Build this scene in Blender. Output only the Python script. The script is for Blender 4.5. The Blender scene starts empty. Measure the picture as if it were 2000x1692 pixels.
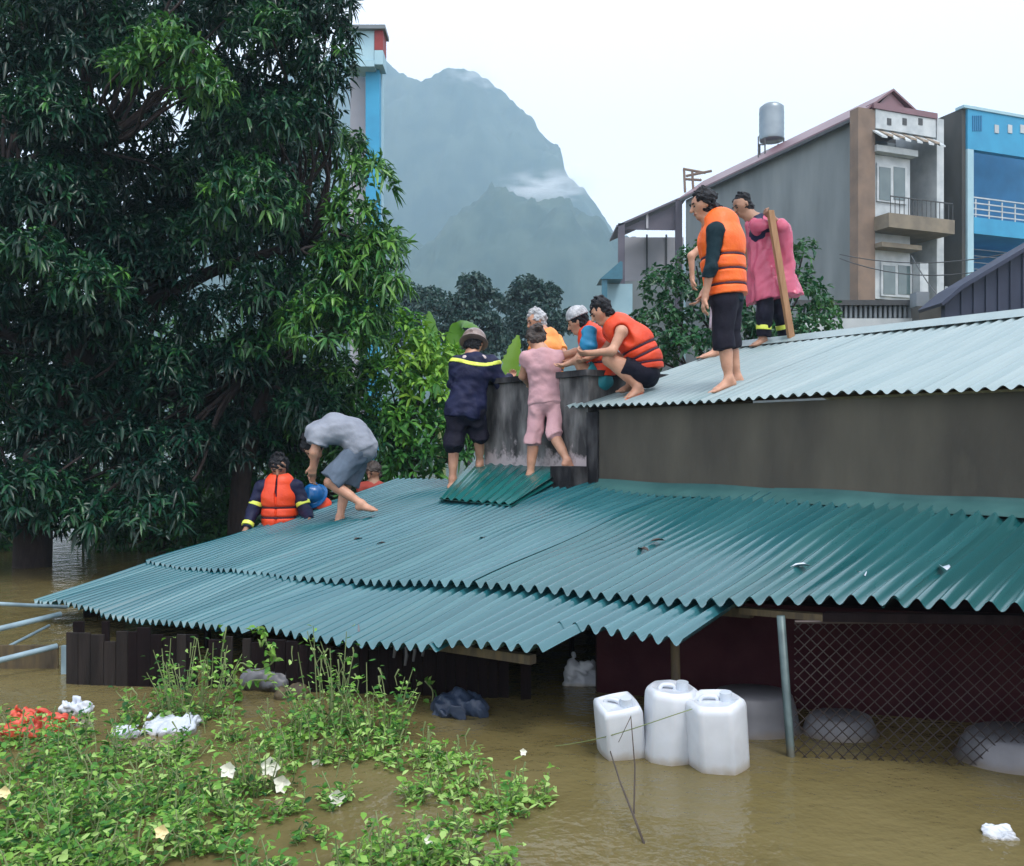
import bpy, math, random
import numpy as np
R = math.radians
random.seed(7); rng = np.random.default_rng(7)
sc = bpy.context.scene
col = sc.collection

# ------------------------------------------------------------------ camera, sky, light, exposure
FPX, CX, HZ, H = 1750.0, 1000.0, 864.0, 1.605      # focal length and horizon row in photo pixels, eye height above the water
cam_d = bpy.data.cameras.new('camera'); cam = bpy.data.objects.new('camera', cam_d); col.objects.link(cam)
cam_d.sensor_fit = 'HORIZONTAL'; cam_d.sensor_width = 36; cam_d.lens = FPX/2000*36
cam_d.shift_y = (HZ-846)/2000; cam_d.clip_start = .05; cam_d.clip_end = 6000
cam.location = (0, 0, H); cam.rotation_euler = (R(90), 0, 0); sc.camera = cam

SUN_EL, SUN_AZ = 60, 150
world = bpy.data.worlds.new('World'); sc.world = world; world.use_nodes = True
nt = world.node_tree; nt.nodes.clear()
wo = nt.nodes.new('ShaderNodeOutputWorld'); bg = nt.nodes.new('ShaderNodeBackground')
bg2 = nt.nodes.new('ShaderNodeBackground'); ad = nt.nodes.new('ShaderNodeAddShader')
sky = nt.nodes.new('ShaderNodeTexSky'); sky.sky_type = 'NISHITA'; sky.sun_disc = False
sky.sun_elevation = R(SUN_EL); sky.sun_rotation = R(SUN_AZ); sky.dust_density = 3
tc = nt.nodes.new('ShaderNodeTexCoord'); nz = nt.nodes.new('ShaderNodeTexNoise'); nz.inputs['Scale'].default_value = 1.6
nz.inputs['Detail'].default_value = 4
rp = nt.nodes.new('ShaderNodeValToRGB')
rp.color_ramp.elements[0].position = .3; rp.color_ramp.elements[0].color = (.88, .88, .93, 1)
rp.color_ramp.elements[1].position = .7; rp.color_ramp.elements[1].color = (.95, .94, .97, 1)
nt.links.new(tc.outputs['Generated'], nz.inputs['Vector']); nt.links.new(nz.outputs['Fac'], rp.inputs['Fac'])
nt.links.new(sky.outputs[0], bg.inputs[0]); bg.inputs[1].default_value = .05       # thin blue showing through
nt.links.new(rp.outputs[0], bg2.inputs[0]); bg2.inputs[1].default_value = 1.16      # even white cloud deck
nt.links.new(bg.outputs[0], ad.inputs[0]); nt.links.new(bg2.outputs[0], ad.inputs[1]); nt.links.new(ad.outputs[0], wo.inputs[0])
sd_ = bpy.data.lights.new('sun', 'SUN'); sd_.energy = 1.4; sd_.angle = R(16); sd_.color = (1, .97, .93)
sun = bpy.data.objects.new('sun', sd_); col.objects.link(sun)
sun.rotation_euler = (R(90-SUN_EL), 0, R(180-SUN_AZ)); sun.location = (0, 0, 60)
vs = sc.view_settings; vs.view_transform = 'Standard'; vs.look = 'None'; vs.exposure = 0.42; vs.gamma = 1
sc.cycles.use_denoising = True; sc.cycles.volume_bounces = 2; sc.cycles.max_bounces = 8; sc.cycles.caustics_reflective = False; sc.cycles.caustics_refractive = False

# ------------------------------------------------------------------ helpers
V = lambda *a: np.array(a, float)
def unit(v): v = np.asarray(v, float); return v/max(np.linalg.norm(v), 1e-9)
def P(px, py, d): return V((px-CX)/FPX*d, d, H+(HZ-py)/FPX*d)
def ZP(py, d): return H+(HZ-py)/FPX*d
def WT(px, py): d = H*FPX/(py-HZ); return V((px-CX)/FPX*d, d, 0)

ORI = {}
def tag(o, label=None, cat=None, group=None, kind=None):
    if label: o['label'] = label
    if cat: o['category'] = cat
    if group: o['group'] = group
    if kind: o['kind'] = kind
    return o
def thing(name, label, cat, loc=(0,0,0), group=None):
    o = bpy.data.objects.new(name, None); col.objects.link(o); o.empty_display_size = .2
    o.location = loc; ORI[o] = np.asarray(loc, float)
    return tag(o, label, cat, group)
def meshdata(verts, faces, smooth=False, attr=None, mat=None, name='m'):
    me = bpy.data.meshes.new(name); verts = np.asarray(verts, np.float32)
    if isinstance(faces, np.ndarray):
        n, k = faces.shape
        me.vertices.add(len(verts)); me.vertices.foreach_set('co', verts.ravel())
        me.loops.add(n*k); me.loops.foreach_set('vertex_index', faces.astype(np.int32).ravel())
        me.polygons.add(n); me.polygons.foreach_set('loop_start', np.arange(0, n*k, k, dtype=np.int32))
        me.update(calc_edges=True)
    else:
        me.from_pydata([tuple(map(float, v)) for v in verts], [], [tuple(int(i) for i in f) for f in faces])
    if smooth: me.polygons.foreach_set('use_smooth', np.ones(len(me.polygons), bool))
    if attr is not None:
        a = me.attributes.new('rnd', 'FLOAT', 'POINT'); a.data.foreach_set('value', np.asarray(attr, np.float32))
    if mat: me.materials.append(mat)
    me.validate(); return me
def mk(name, verts, faces, mat, parent=None, smooth=False, attr=None, origin=None):
    """one mesh object from world-space points; its origin is its thing's base, or `origin`"""
    o_ = ORI[parent] if parent is not None else (np.asarray(origin, float) if origin is not None else np.zeros(3))
    me = meshdata(np.asarray(verts, float)-o_, faces, smooth, attr, mat, name)
    o = bpy.data.objects.new(name, me); col.objects.link(o)
    if parent is not None: o.parent = parent; ORI[o] = o_
    else: o.location = o_; ORI[o] = o_
    return o
class MB:
    def __init__(s): s.v = []; s.f = []
    def add(s, v, f):
        n = len(s.v); s.v += [np.asarray(x, float) for x in v]; s.f += [tuple(i+n for i in q) for q in f]; return s
    def box(s, o, ax, ay, az):                      # corner + three edge vectors
        o, ax, ay, az = (np.asarray(q, float) for q in (o, ax, ay, az))
        v = [o, o+ax, o+ax+ay, o+ay]; v += [q+az for q in v]
        f = [(0,3,2,1),(4,5,6,7),(0,1,5,4),(1,2,6,5),(2,3,7,6),(3,0,4,7)]
        if np.dot(np.cross(ax, ay), az) < 0: f = [q[::-1] for q in f]
        return s.add(v, f)
    def tube(s, pts, r, n=8, cap=True):
        pts = [np.asarray(p, float) for p in pts]; r = r if hasattr(r, '__len__') else [r]*len(pts)
        v = []; f = []; prev = None
        for i, p in enumerate(pts):
            t = unit(pts[min(i+1, len(pts)-1)]-pts[max(i-1, 0)])
            a = unit(np.cross(t, V(.13, .2, 1) if abs(t[2]) < .9 else V(1, .1, .2))) if prev is None else unit(prev-t*np.dot(prev, t))
            prev = a; b = np.cross(t, a)
            for k in range(n):
                an = 2*math.pi*k/n; v.append(p+r[i]*(math.cos(an)*a+math.sin(an)*b))
        for i in range(len(pts)-1):
            for k in range(n):
                f.append((i*n+k, i*n+(k+1)%n, (i+1)*n+(k+1)%n, (i+1)*n+k))
        if cap: f.append(tuple(range(n))[::-1]); f.append(tuple(range((len(pts)-1)*n, len(pts)*n)))
        return s.add(v, f)
    def prism(s, poly, ext):                        # planar polygon (3D points) swept by ext
        n = len(poly); v = [np.asarray(p, float) for p in poly]; v += [p+ext for p in v]
        f = [tuple(range(n)), tuple(range(n, 2*n))[::-1]]
        f += [(i, n+i, n+(i+1)%n, (i+1)%n) for i in range(n)]
        return s.add(v, f)
    def out(s, name, mat, parent=None, smooth=False, origin=None):
        return mk(name, s.v, s.f, mat, parent, smooth, None, origin)
def bez(pts, n=12):                                 # Catmull-Rom through points
    pts = [np.asarray(p, float) for p in pts]; pts = [2*pts[0]-pts[1]]+pts+[2*pts[-1]-pts[-2]]; o = []
    for i in range(1, len(pts)-2):
        a, b, c, d = pts[i-1:i+3]
        for t in np.linspace(0, 1, n, endpoint=False):
            o.append(.5*((2*b)+(c-a)*t+(2*a-5*b+4*c-d)*t*t+(3*b-a-3*c+d)*t**3))
    return o+[pts[-2]]

MATS = {}
def M(name, c, c2=None, rough=.6, scale=4, bump=0, bscale=30, spec=.5, metal=0, stretch=(1,1,1), detail=5, lo=.35, hi=.65, attr=False,
      trans=0, coat=0, c3=None, rough2=None, sss=0, tex=None):
    m = bpy.data.materials.new(name); m.use_nodes = True; t = m.node_tree; n = t.nodes; L = t.links
    b = n['Principled BSDF']; b.inputs['Roughness'].default_value = rough; b.inputs['Metallic'].default_value = metal
    b.inputs['Specular IOR Level'].default_value = spec
    if coat: b.inputs['Coat Weight'].default_value = coat; b.inputs['Coat Roughness'].default_value = .12
    if trans: b.inputs['Transmission Weight'].default_value = trans
    if sss: b.inputs['Subsurface Weight'].default_value = sss; b.inputs['Subsurface Radius'].default_value = (.02, .008, .005)
    co = n.new('ShaderNodeTexCoord'); mp = n.new('ShaderNodeMapping'); mp.inputs['Scale'].default_value = stretch
    L.new(co.outputs['Object'], mp.inputs['Vector'])
    if tex: mp.vector_type = 'TEXTURE'; mp.inputs['Rotation'].default_value = (0, 0, tex[0]); mp.inputs['Scale'].default_value = tex[1]
    rm = n.new('ShaderNodeValToRGB'); e = rm.color_ramp.elements
    e[0].position = lo; e[1].position = hi; e[0].color = (*c, 1); e[1].color = (*(c2 or tuple(q*.75 for q in c)), 1)
    if c3: e3 = rm.color_ramp.elements.new(min(hi+.2, 1)); e3.color = (*c3, 1)
    if attr:
        at = n.new('ShaderNodeAttribute'); at.attribute_name = 'rnd'; L.new(at.outputs['Fac'], rm.inputs['Fac'])
    else:
        z = n.new('ShaderNodeTexNoise'); z.inputs['Scale'].default_value = scale; z.inputs['Detail'].default_value = detail
        L.new(mp.outputs[0], z.inputs['Vector']); L.new(z.outputs['Fac'], rm.inputs['Fac'])
        if rough2 is not None:
            mr = n.new('ShaderNodeMapRange'); mr.inputs['To Min'].default_value = rough; mr.inputs['To Max'].default_value = rough2
            mr.inputs['From Min'].default_value = .3; mr.inputs['From Max'].default_value = .7
            L.new(z.outputs['Fac'], mr.inputs['Value']); L.new(mr.outputs[0], b.inputs['Roughness'])
    L.new(rm.outputs[0], b.inputs['Base Color'])
    if bump:
        z2 = n.new('ShaderNodeTexNoise'); z2.inputs['Scale'].default_value = bscale; z2.inputs['Detail'].default_value = 4
        L.new(mp.outputs[0], z2.inputs['Vector'])
        bp = n.new('ShaderNodeBump'); bp.inputs['Strength'].default_value = bump; bp.inputs['Distance'].default_value = .02
        L.new(z2.outputs['Fac'], bp.inputs['Height']); L.new(bp.outputs[0], b.inputs['Normal'])
    MATS[name] = m; return m
def leafmat(name, cols, rough=.4, spec=.5, transl=.25):
    """thin leaf: glossy front, some light through; colours picked leaf by leaf"""
    m = bpy.data.materials.new(name); m.use_nodes = True; t = m.node_tree; n = t.nodes; L = t.links
    b = n['Principled BSDF']; b.inputs['Roughness'].default_value = rough; b.inputs['Specular IOR Level'].default_value = spec
    at = n.new('ShaderNodeAttribute'); at.attribute_name = 'rnd'; rm = n.new('ShaderNodeValToRGB'); e = rm.color_ramp.elements
    e[0].position = 0; e[1].position = 1
    for i in range(len(cols)-2): e.new((i+1)/(len(cols)-1))
    for i, c in enumerate(cols): e[i].color = (*c, 1)
    L.new(at.outputs['Fac'], rm.inputs['Fac']); L.new(rm.outputs[0], b.inputs['Base Color'])
    tr = n.new('ShaderNodeBsdfTranslucent'); mx = n.new('ShaderNodeMixShader'); mx.inputs[0].default_value = transl
    L.new(rm.outputs[0], tr.inputs['Color']); L.new(b.outputs[0], mx.inputs[1]); L.new(tr.outputs[0], mx.inputs[2])
    L.new(mx.outputs[0], n['Material Output'].inputs['Surface']); MATS[name] = m; return m

# ------------------------------------------------------------------ materials
RIB = dict(tex=(math.atan2(.714,.70), (2.2,.16,1)))      # grime runs down the ribs
m_roof = M('teal_roof_sheet', (.006,.070,.072), (.014,.108,.105), rough=.16, rough2=.40, scale=1.0, bump=.08, bscale=5, lo=.3, hi=.7, c3=(.055,.13,.125), spec=.7, coat=.25, **RIB)
m_roof_m = M('teal_roof_sheet_worn', (.020,.118,.135), (.048,.170,.190), rough=.18, rough2=.42, scale=1.0, bump=.08, bscale=5, lo=.3, hi=.7, c3=(.11,.20,.21), spec=.7, coat=.25, **RIB)
m_roof_b = M('teal_roof_sheet_faded', (.060,.180,.215), (.125,.265,.305), rough=.20, rough2=.42, scale=1.0, bump=.08, bscale=5, lo=.3, hi=.7, c3=(.20,.31,.33), spec=.7, coat=.25, **RIB)
m_roof_u = M('pale_roof_sheet', (.19,.27,.285), (.27,.345,.355), rough=.28, rough2=.5, scale=1.0, bump=.08, bscale=5, lo=.3, hi=.7, c3=(.13,.21,.22), spec=.6, tex=(math.atan2(.595,.804), (2.2,.16,1)))
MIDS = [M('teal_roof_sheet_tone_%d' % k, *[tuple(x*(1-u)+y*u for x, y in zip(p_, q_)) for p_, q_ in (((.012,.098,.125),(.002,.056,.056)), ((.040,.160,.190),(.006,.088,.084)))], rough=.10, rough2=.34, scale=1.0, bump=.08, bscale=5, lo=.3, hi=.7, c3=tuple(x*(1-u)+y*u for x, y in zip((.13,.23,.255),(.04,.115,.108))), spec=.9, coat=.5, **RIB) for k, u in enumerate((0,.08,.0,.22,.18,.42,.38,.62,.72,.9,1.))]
m_flash = M('worn_green_flashing', (.010,.075,.074), (.030,.115,.11), rough=.55, scale=3, bump=.2, bscale=8)
m_plank = M('grey_plank', (.026,.021,.020), (.012,.010,.010), rough=.85, scale=4, stretch=(4,4,.5), bump=.4, spec=.2)
m_capgreen = M('green_cap_sheet', (.004,.080,.080), (.010,.115,.112), rough=.2, scale=2, bump=.05)
m_wall = M('grey_render', (.110,.100,.077), (.055,.050,.041), rough=.9, scale=1.6, stretch=(1,1,.35), bump=.35, bscale=18, c3=(.145,.135,.10))
m_tank = M('stained_concrete', (.012,.012,.015), (.075,.075,.080), rough=.8, scale=3.0, stretch=(1.5,1.5,.6), bump=.6, bscale=14, lo=.42, hi=.60, c3=(.36,.34,.36), spec=.25)
def limewash_low(m):                                 # old limewash survives low on the cistern, flaked along a ragged edge
    t = m.node_tree; n = t.nodes; L = t.links; b = n['Principled BSDF']; src = b.inputs['Base Color'].links[0].from_socket
    co = n.new('ShaderNodeTexCoord'); sx = n.new('ShaderNodeSeparateXYZ'); L.new(co.outputs['Object'], sx.inputs[0])
    z = n.new('ShaderNodeTexNoise'); z.inputs['Scale'].default_value = 5.5; z.inputs['Detail'].default_value = 7; z.inputs['Roughness'].default_value = .65; L.new(co.outputs['Object'], z.inputs['Vector'])
    ma = n.new('ShaderNodeMath'); ma.operation = 'MULTIPLY_ADD'; ma.inputs[1].default_value = 1.1; L.new(z.outputs['Fac'], ma.inputs[0]); L.new(sx.outputs['Z'], ma.inputs[2])
    mr = n.new('ShaderNodeMapRange'); mr.interpolation_type = 'SMOOTHSTEP'; mr.inputs['From Min'].default_value = 2.10; mr.inputs['From Max'].default_value = 1.90; L.new(ma.outputs[0], mr.inputs['Value'])
    mx = n.new('ShaderNodeMix'); mx.data_type = 'RGBA'; L.new(mr.outputs[0], mx.inputs['Factor']); L.new(src, mx.inputs[6]); mx.inputs[7].default_value = (.44,.39,.41,1); L.new(mx.outputs[2], b.inputs['Base Color'])
m_tankwall = M('stained_cistern_wall', (.040,.040,.043), (.17,.17,.172), rough=.8, scale=3.0, stretch=(1.5,1.5,.6), bump=.6, bscale=14, lo=.42, hi=.60, c3=(.38,.36,.38), spec=.25); limewash_low(m_tankwall)
m_tarp = M('dark_blue_tarp', (.02,.035,.07), (.035,.055,.10), rough=.45, scale=6, bump=.4)
m_lime = M('old_limewash', (.48,.44,.46), (.33,.30,.31), rough=.9, scale=5, bump=.4)
m_dark = M('shade_dark_board', (.006,.0035,.0045), (.012,.007,.008), spec=.15, rough=.9, scale=3, stretch=(5,5,.6), bump=.3)  # near-black, the shade inside the shed is put into the board colour
m_shadewall = M('maroon_shade_wall', (.030,.006,.011), (.045,.012,.017), spec=.2, rough=.9, scale=6, bump=.4)  # wall under the shed roof, its shade put into the dark maroon
m_timber = M('wet_timber', (.10,.075,.036), (.05,.038,.024), rough=.7, scale=6, stretch=(4,4,.6), bump=.3)
m_polewood = M('planed_wood', (.36,.20,.10), (.27,.145,.07), rough=.65, scale=8, stretch=(5,5,.5), bump=.2)
m_post = M('painted_steel', (.10,.15,.155), (.055,.085,.09), rough=.45, scale=7, bump=.1, metal=.2)
m_wire = M('fence_wire', (.10,.085,.085), (.05,.04,.04), rough=.55, metal=.5)
m_pipe = M('pale_blue_pipe', (.25,.36,.42), (.14,.21,.25), rough=.5, scale=6, bump=.1)
m_drum = M('white_plastic', (.60,.645,.71), (.46,.50,.55), rough=.38, scale=4, bump=.08, bscale=20, sss=.1)
MUDDY = [m_drum]
m_drumcap = M('drum_lid_plastic', (.50,.56,.63), rough=.4)
m_bagwhite = M('white_bag', (.60,.65,.72), (.45,.5,.58), rough=.4, scale=8, bump=.5, bscale=25)
m_bagred = M('red_bag', (.62,.09,.045), (.5,.06,.04), rough=.4, scale=8, bump=.5, bscale=25)
m_basin = M('dull_basin', (.15,.155,.175), (.09,.095,.11), rough=.45, scale=4)
m_bark = M('bark', (.016,.011,.012), (.03,.021,.020), rough=.95, scale=7, stretch=(3,3,.7), bump=.7, bscale=20)
m_twig = M('twig', (.07,.055,.045), (.045,.035,.03), rough=.9, scale=9)
m_palestem = M('pale_stem', (.20,.25,.11), (.12,.17,.06), rough=.7)
m_flower = M('white_petal', (.80,.80,.70), (.74,.76,.66), rough=.6)
m_yflower = M('cream_petal', (.75,.66,.38), (.7,.6,.3), rough=.6)
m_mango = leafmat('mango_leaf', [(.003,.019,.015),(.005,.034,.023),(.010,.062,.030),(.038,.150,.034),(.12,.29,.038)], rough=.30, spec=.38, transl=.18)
m_under = leafmat('undergrowth_leaf', [(.008,.05,.022),(.026,.135,.032),(.085,.27,.035),(.26,.48,.05)], rough=.45, spec=.3)
m_citrus = leafmat('citrus_leaf', [(.007,.055,.026),(.014,.090,.032),(.032,.14,.034),(.09,.23,.045)], rough=.33)
m_far = leafmat('far_leaf', [(.015,.05,.045),(.025,.075,.06),(.035,.10,.07)], rough=.5)
m_bush = leafmat('bush_leaf', [(.018,.085,.022),(.045,.17,.03),(.09,.26,.04),(.20,.40,.06),(.36,.54,.17)], rough=.5, spec=.25)
m_banana = leafmat('banana_leaf', [(.10,.26,.03),(.16,.36,.045),(.24,.42,.06)], rough=.3, transl=.4)
m_skin = M('skin', (.56,.31,.21), (.43,.22,.145), rough=.5, scale=9, sss=.12)
m_skin2 = M('skin_dark', (.36,.20,.13), (.29,.155,.10), rough=.5, scale=9, sss=.12)
m_hair = M('black_hair', (.005,.006,.009), (.010,.011,.015), spec=.25, rough=.5, scale=20, bump=.6, bscale=60)
m_hairw = M('white_hair', (.55,.57,.60), (.30,.32,.35), rough=.6, scale=26, bump=.8, bscale=60)
m_hairbrown = M('brown_hair', (.028,.020,.018), (.05,.036,.03), rough=.5, scale=20, bump=.6, bscale=60)
m_eye = M('eye', (.01,.008,.008), rough=.2)
m_orange = M('orange_nylon', (.90,.155,.012), (.82,.115,.010), rough=.5, scale=6, bump=.25, bscale=40)
m_orange2 = M('red_orange_nylon', (.80,.070,.014), (.70,.05,.012), rough=.5, scale=6, bump=.25, bscale=40)
m_orangep = M('faded_orange_nylon', (.88,.33,.07), (.80,.25,.05), rough=.5, scale=6, bump=.25, bscale=40)
m_strap = M('purple_webbing', (.055,.012,.035), (.03,.008,.025), rough=.7)
m_navy = M('navy_cloth', (.006,.008,.034), (.011,.015,.055), spec=.25, rough=.6, scale=6, bump=.3, bscale=30)
m_black = M('black_cloth', (.004,.004,.012), (.008,.008,.020), spec=.2, rough=.7, scale=6, bump=.3, bscale=30)
m_darkshort = M('dark_shorts_cloth', (.012,.011,.022), (.007,.007,.014), spec=.2, rough=.75, scale=6, bump=.3, bscale=30)
m_sleeve = M('teal_navy_knit', (.004,.018,.027), (.007,.026,.037), spec=.2, rough=.75, scale=9, bump=.2, bscale=60)
m_pinkcl = M('lilac_pink_cotton', (.56,.34,.37), (.47,.275,.31), rough=.85, scale=5, bump=.3, bscale=24)
m_grey = M('grey_jersey', (.27,.30,.36), (.21,.235,.29), rough=.85, scale=5, bump=.3, bscale=24)
m_greydk = M('slate_shorts_cloth', (.12,.165,.23), (.075,.105,.15), rough=.85, scale=5, bump=.3, bscale=24)
m_lilac = M('pale_lilac_cloth', (.5,.42,.47), (.42,.34,.40), rough=.8)
m_poncho = M('pink_rain_plastic', (.78,.16,.27), (.64,.11,.20), rough=.24, scale=4, bump=.3, bscale=12, lo=.3, hi=.7, trans=.12)
m_refl = M('reflective_tape', (.75,.85,.12), (.65,.75,.1), rough=.35)
m_silver = M('silver_tape', (.62,.52,.52), rough=.35)
m_helmet = M('dull_helmet', (.26,.20,.18), (.16,.12,.11), rough=.3, scale=6)
m_bluehelmet = M('blue_shell', (.005,.12,.36), (.004,.09,.28), rough=.25)
m_blue = M('blue_fabric', (.01,.26,.50), (.01,.20,.40), rough=.5, bump=.2)
m_teal = M('teal_cloth', (.01,.24,.30), (.01,.17,.22), rough=.6, bump=.2)
m_bluebag = M('blue_bag_plastic', (.008,.11,.46), (.01,.17,.55), rough=.3, bump=.5, bscale=20)
m_red = M('red_cloth', (.36,.05,.035), rough=.8)
m_sandal = M('orange_rubber', (.75,.16,.05), rough=.5)
m_leaflitter = M('wet_dead_leaf', (.03,.022,.02), (.05,.03,.02), rough=.5)

def mud_low(m, z0, z1, c):                           # silt clinging in a ragged band above the waterline
    t = m.node_tree; n = t.nodes; L = t.links; b = n['Principled BSDF']; src = b.inputs['Base Color'].links[0].from_socket
    g = n.new('ShaderNodeNewGeometry'); sx = n.new('ShaderNodeSeparateXYZ'); L.new(g.outputs['Position'], sx.inputs[0])
    z = n.new('ShaderNodeTexNoise'); z.inputs['Scale'].default_value = 14; z.inputs['Detail'].default_value = 6; L.new(g.outputs['Position'], z.inputs['Vector'])
    ma = n.new('ShaderNodeMath'); ma.operation = 'MULTIPLY_ADD'; ma.inputs[1].default_value = (z1-z0)*1.2; L.new(z.outputs['Fac'], ma.inputs[0]); L.new(sx.outputs['Z'], ma.inputs[2])
    mr = n.new('ShaderNodeMapRange'); mr.interpolation_type = 'SMOOTHSTEP'; mr.inputs['From Min'].default_value = z1+(z1-z0)*.6; mr.inputs['From Max'].default_value = z0+(z1-z0)*.3; mr.inputs['To Max'].default_value = .75; L.new(ma.outputs[0], mr.inputs['Value'])
    mx = n.new('ShaderNodeMix'); mx.data_type = 'RGBA'; L.new(mr.outputs[0], mx.inputs['Factor']); L.new(src, mx.inputs[6]); mx.inputs[7].default_value = (*c, 1); L.new(mx.outputs[2], b.inputs['Base Color'])
mud_low(m_drum, 0, .06, (.26,.20,.11)); mud_low(m_bagwhite, 0, .03, (.24,.20,.12)); mud_low(m_basin, 0, .05, (.10,.075,.04)); mud_low(m_post, .0, .12, (.10,.075,.04))
m_poncho.node_tree.nodes['Principled BSDF'].inputs['Alpha'].default_value = .78      # thin see-through plastic

# ------------------------------------------------------------------ setting: flood water, hills
def water():
    m = bpy.data.materials.new('muddy_water'); m.use_nodes = True; t = m.node_tree; n = t.nodes; L = t.links
    b = n['Principled BSDF']; b.inputs['Roughness'].default_value = .07; b.inputs['IOR'].default_value = 1.33
    co = n.new('ShaderNodeTexCoord')
    z = n.new('ShaderNodeTexNoise'); z.inputs['Scale'].default_value = .9; z.inputs['Detail'].default_value = 6
    rm = n.new('ShaderNodeValToRGB'); rm.color_ramp.elements[0].position = .35; rm.color_ramp.elements[1].position = .65
    rm.color_ramp.elements[0].color = (.120,.098,.040,1); rm.color_ramp.elements[1].color = (.152,.126,.056,1)
    L.new(co.outputs['Object'], z.inputs['Vector']); L.new(z.outputs['Fac'], rm.inputs['Fac']); L.new(rm.outputs[0], b.inputs['Base Color'])
    z1 = n.new('ShaderNodeTexNoise'); z1.inputs['Scale'].default_value = 5; z1.inputs['Detail'].default_value = 3
    z2 = n.new('ShaderNodeTexNoise'); z2.inputs['Scale'].default_value = 26; z2.inputs['Detail'].default_value = 2
    L.new(co.outputs['Object'], z1.inputs['Vector']); L.new(co.outputs['Object'], z2.inputs['Vector'])
    ma = n.new('ShaderNodeMath'); ma.operation = 'MULTIPLY_ADD'; ma.inputs[1].default_value = .28
    L.new(z2.outputs['Fac'], ma.inputs[0]); L.new(z1.outputs['Fac'], ma.inputs[2])
    bp = n.new('ShaderNodeBump'); bp.inputs['Strength'].default_value = .35; bp.inputs['Distance'].default_value = .05
    L.new(ma.outputs[0], bp.inputs['Height']); L.new(bp.outputs[0], b.inputs['Normal'])
    S = 1250
    o = mk('flood_water', [(-S,-60,0),(S,-60,0),(S,S,0),(-S,S,0)], [(0,1,2,3)], m); tag(o, kind='structure')
    g = mk('ground', [(-S,-60,-3.2),(S,-60,-3.2),(S,S,-3.2),(-S,S,-3.2)], [(0,1,2,3)], M('mud', (.10,.075,.04), rough=.9)); tag(g, kind='structure')
water()

def fbm(x, y, s, o=4):
    r = 0; a = 1
    for i in range(o):
        r = r+a*(np.sin(x*s*1.7+i*2.1+1.3*np.sin(y*s*1.1+i))*np.cos(y*s*1.9+i*.7+1.1*np.sin(x*s*.8+i*1.7))); s *= 2.1; a *= .5
    return r
m_hill = M('forested_limestone', (.022,.055,.045), (.05,.085,.065), rough=1, scale=.05, bump=1, bscale=.4, lo=.4, hi=.6)
def hill(name, prof, D, back, amp, label, sc_=.05, nx=260, ny=70, front=.55):
    """forested ridge at distance D: skyline height by column, falling away in front and behind"""
    px = np.array([p[0] for p in prof], float); py = np.array([p[1] for p in prof], float)
    xs = np.linspace(px[0], px[-1], nx); hs = np.interp(xs, px, py)
    X = (xs-CX)/FPX*D; Z = (HZ-hs)/FPX*D+H
    ys = np.linspace(-front, 1, ny)
    vx = np.repeat(X[:,None], ny, 1); vy = D+np.repeat(ys[None], nx, 0)*back
    fall = np.where(ys < 0, np.cos(ys/front*math.pi/2)**.8, np.cos(ys*math.pi/2)**.8)[None]
    n1 = fbm(vx, vy, sc_)
    vz = Z[:,None]*np.clip(fall+.05*n1*(1-np.abs(ys)[None])*(np.abs(ys)[None] > .02), 0, 1)+amp*fbm(vx, vy, sc_*5, 3)-4*(1-fall)-2
    v = np.stack([vx, vy, vz], -1).reshape(-1, 3)
    i, j = np.meshgrid(np.arange(nx-1), np.arange(ny-1), indexing='ij')
    a = (i*ny+j).ravel(); f = np.stack([a, a+ny, a+ny+1, a+1], 1)
    o = mk(name, v, f, m_hill, smooth=True); tag(o, label, kind='structure'); return o
hill('mountain', [(300,330),(420,250),(520,190),(600,140),(660,100),(720,98),(745,118),(775,140),(800,158),(840,172),(870,160),(900,150),(930,147),(955,160),(985,190),(1010,215),(1040,245),(1070,270),(1092,282),(1098,320),(1112,345),(1140,372),(1175,420),(1230,520),(1300,640),(1400,760)],
     800, 240, 1.5, 'tall hazy limestone mountain with a steep shoulder', .035)
hill('hill', [(300,500),(600,520),(760,500),(850,470),(900,420),(930,392),(960,362),(985,372),(1020,388),(1040,395),(1052,388),(1070,384),(1105,378),(1118,384),(1120,402),(1150,425),(1165,420),(1180,438),(1190,455),(1215,462),(1300,480),(1380,560),(1500,640),(1750,700),(2100,690)],
     510, 130, 1.8, 'nearer wooded hill below the mountain', .055)
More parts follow.
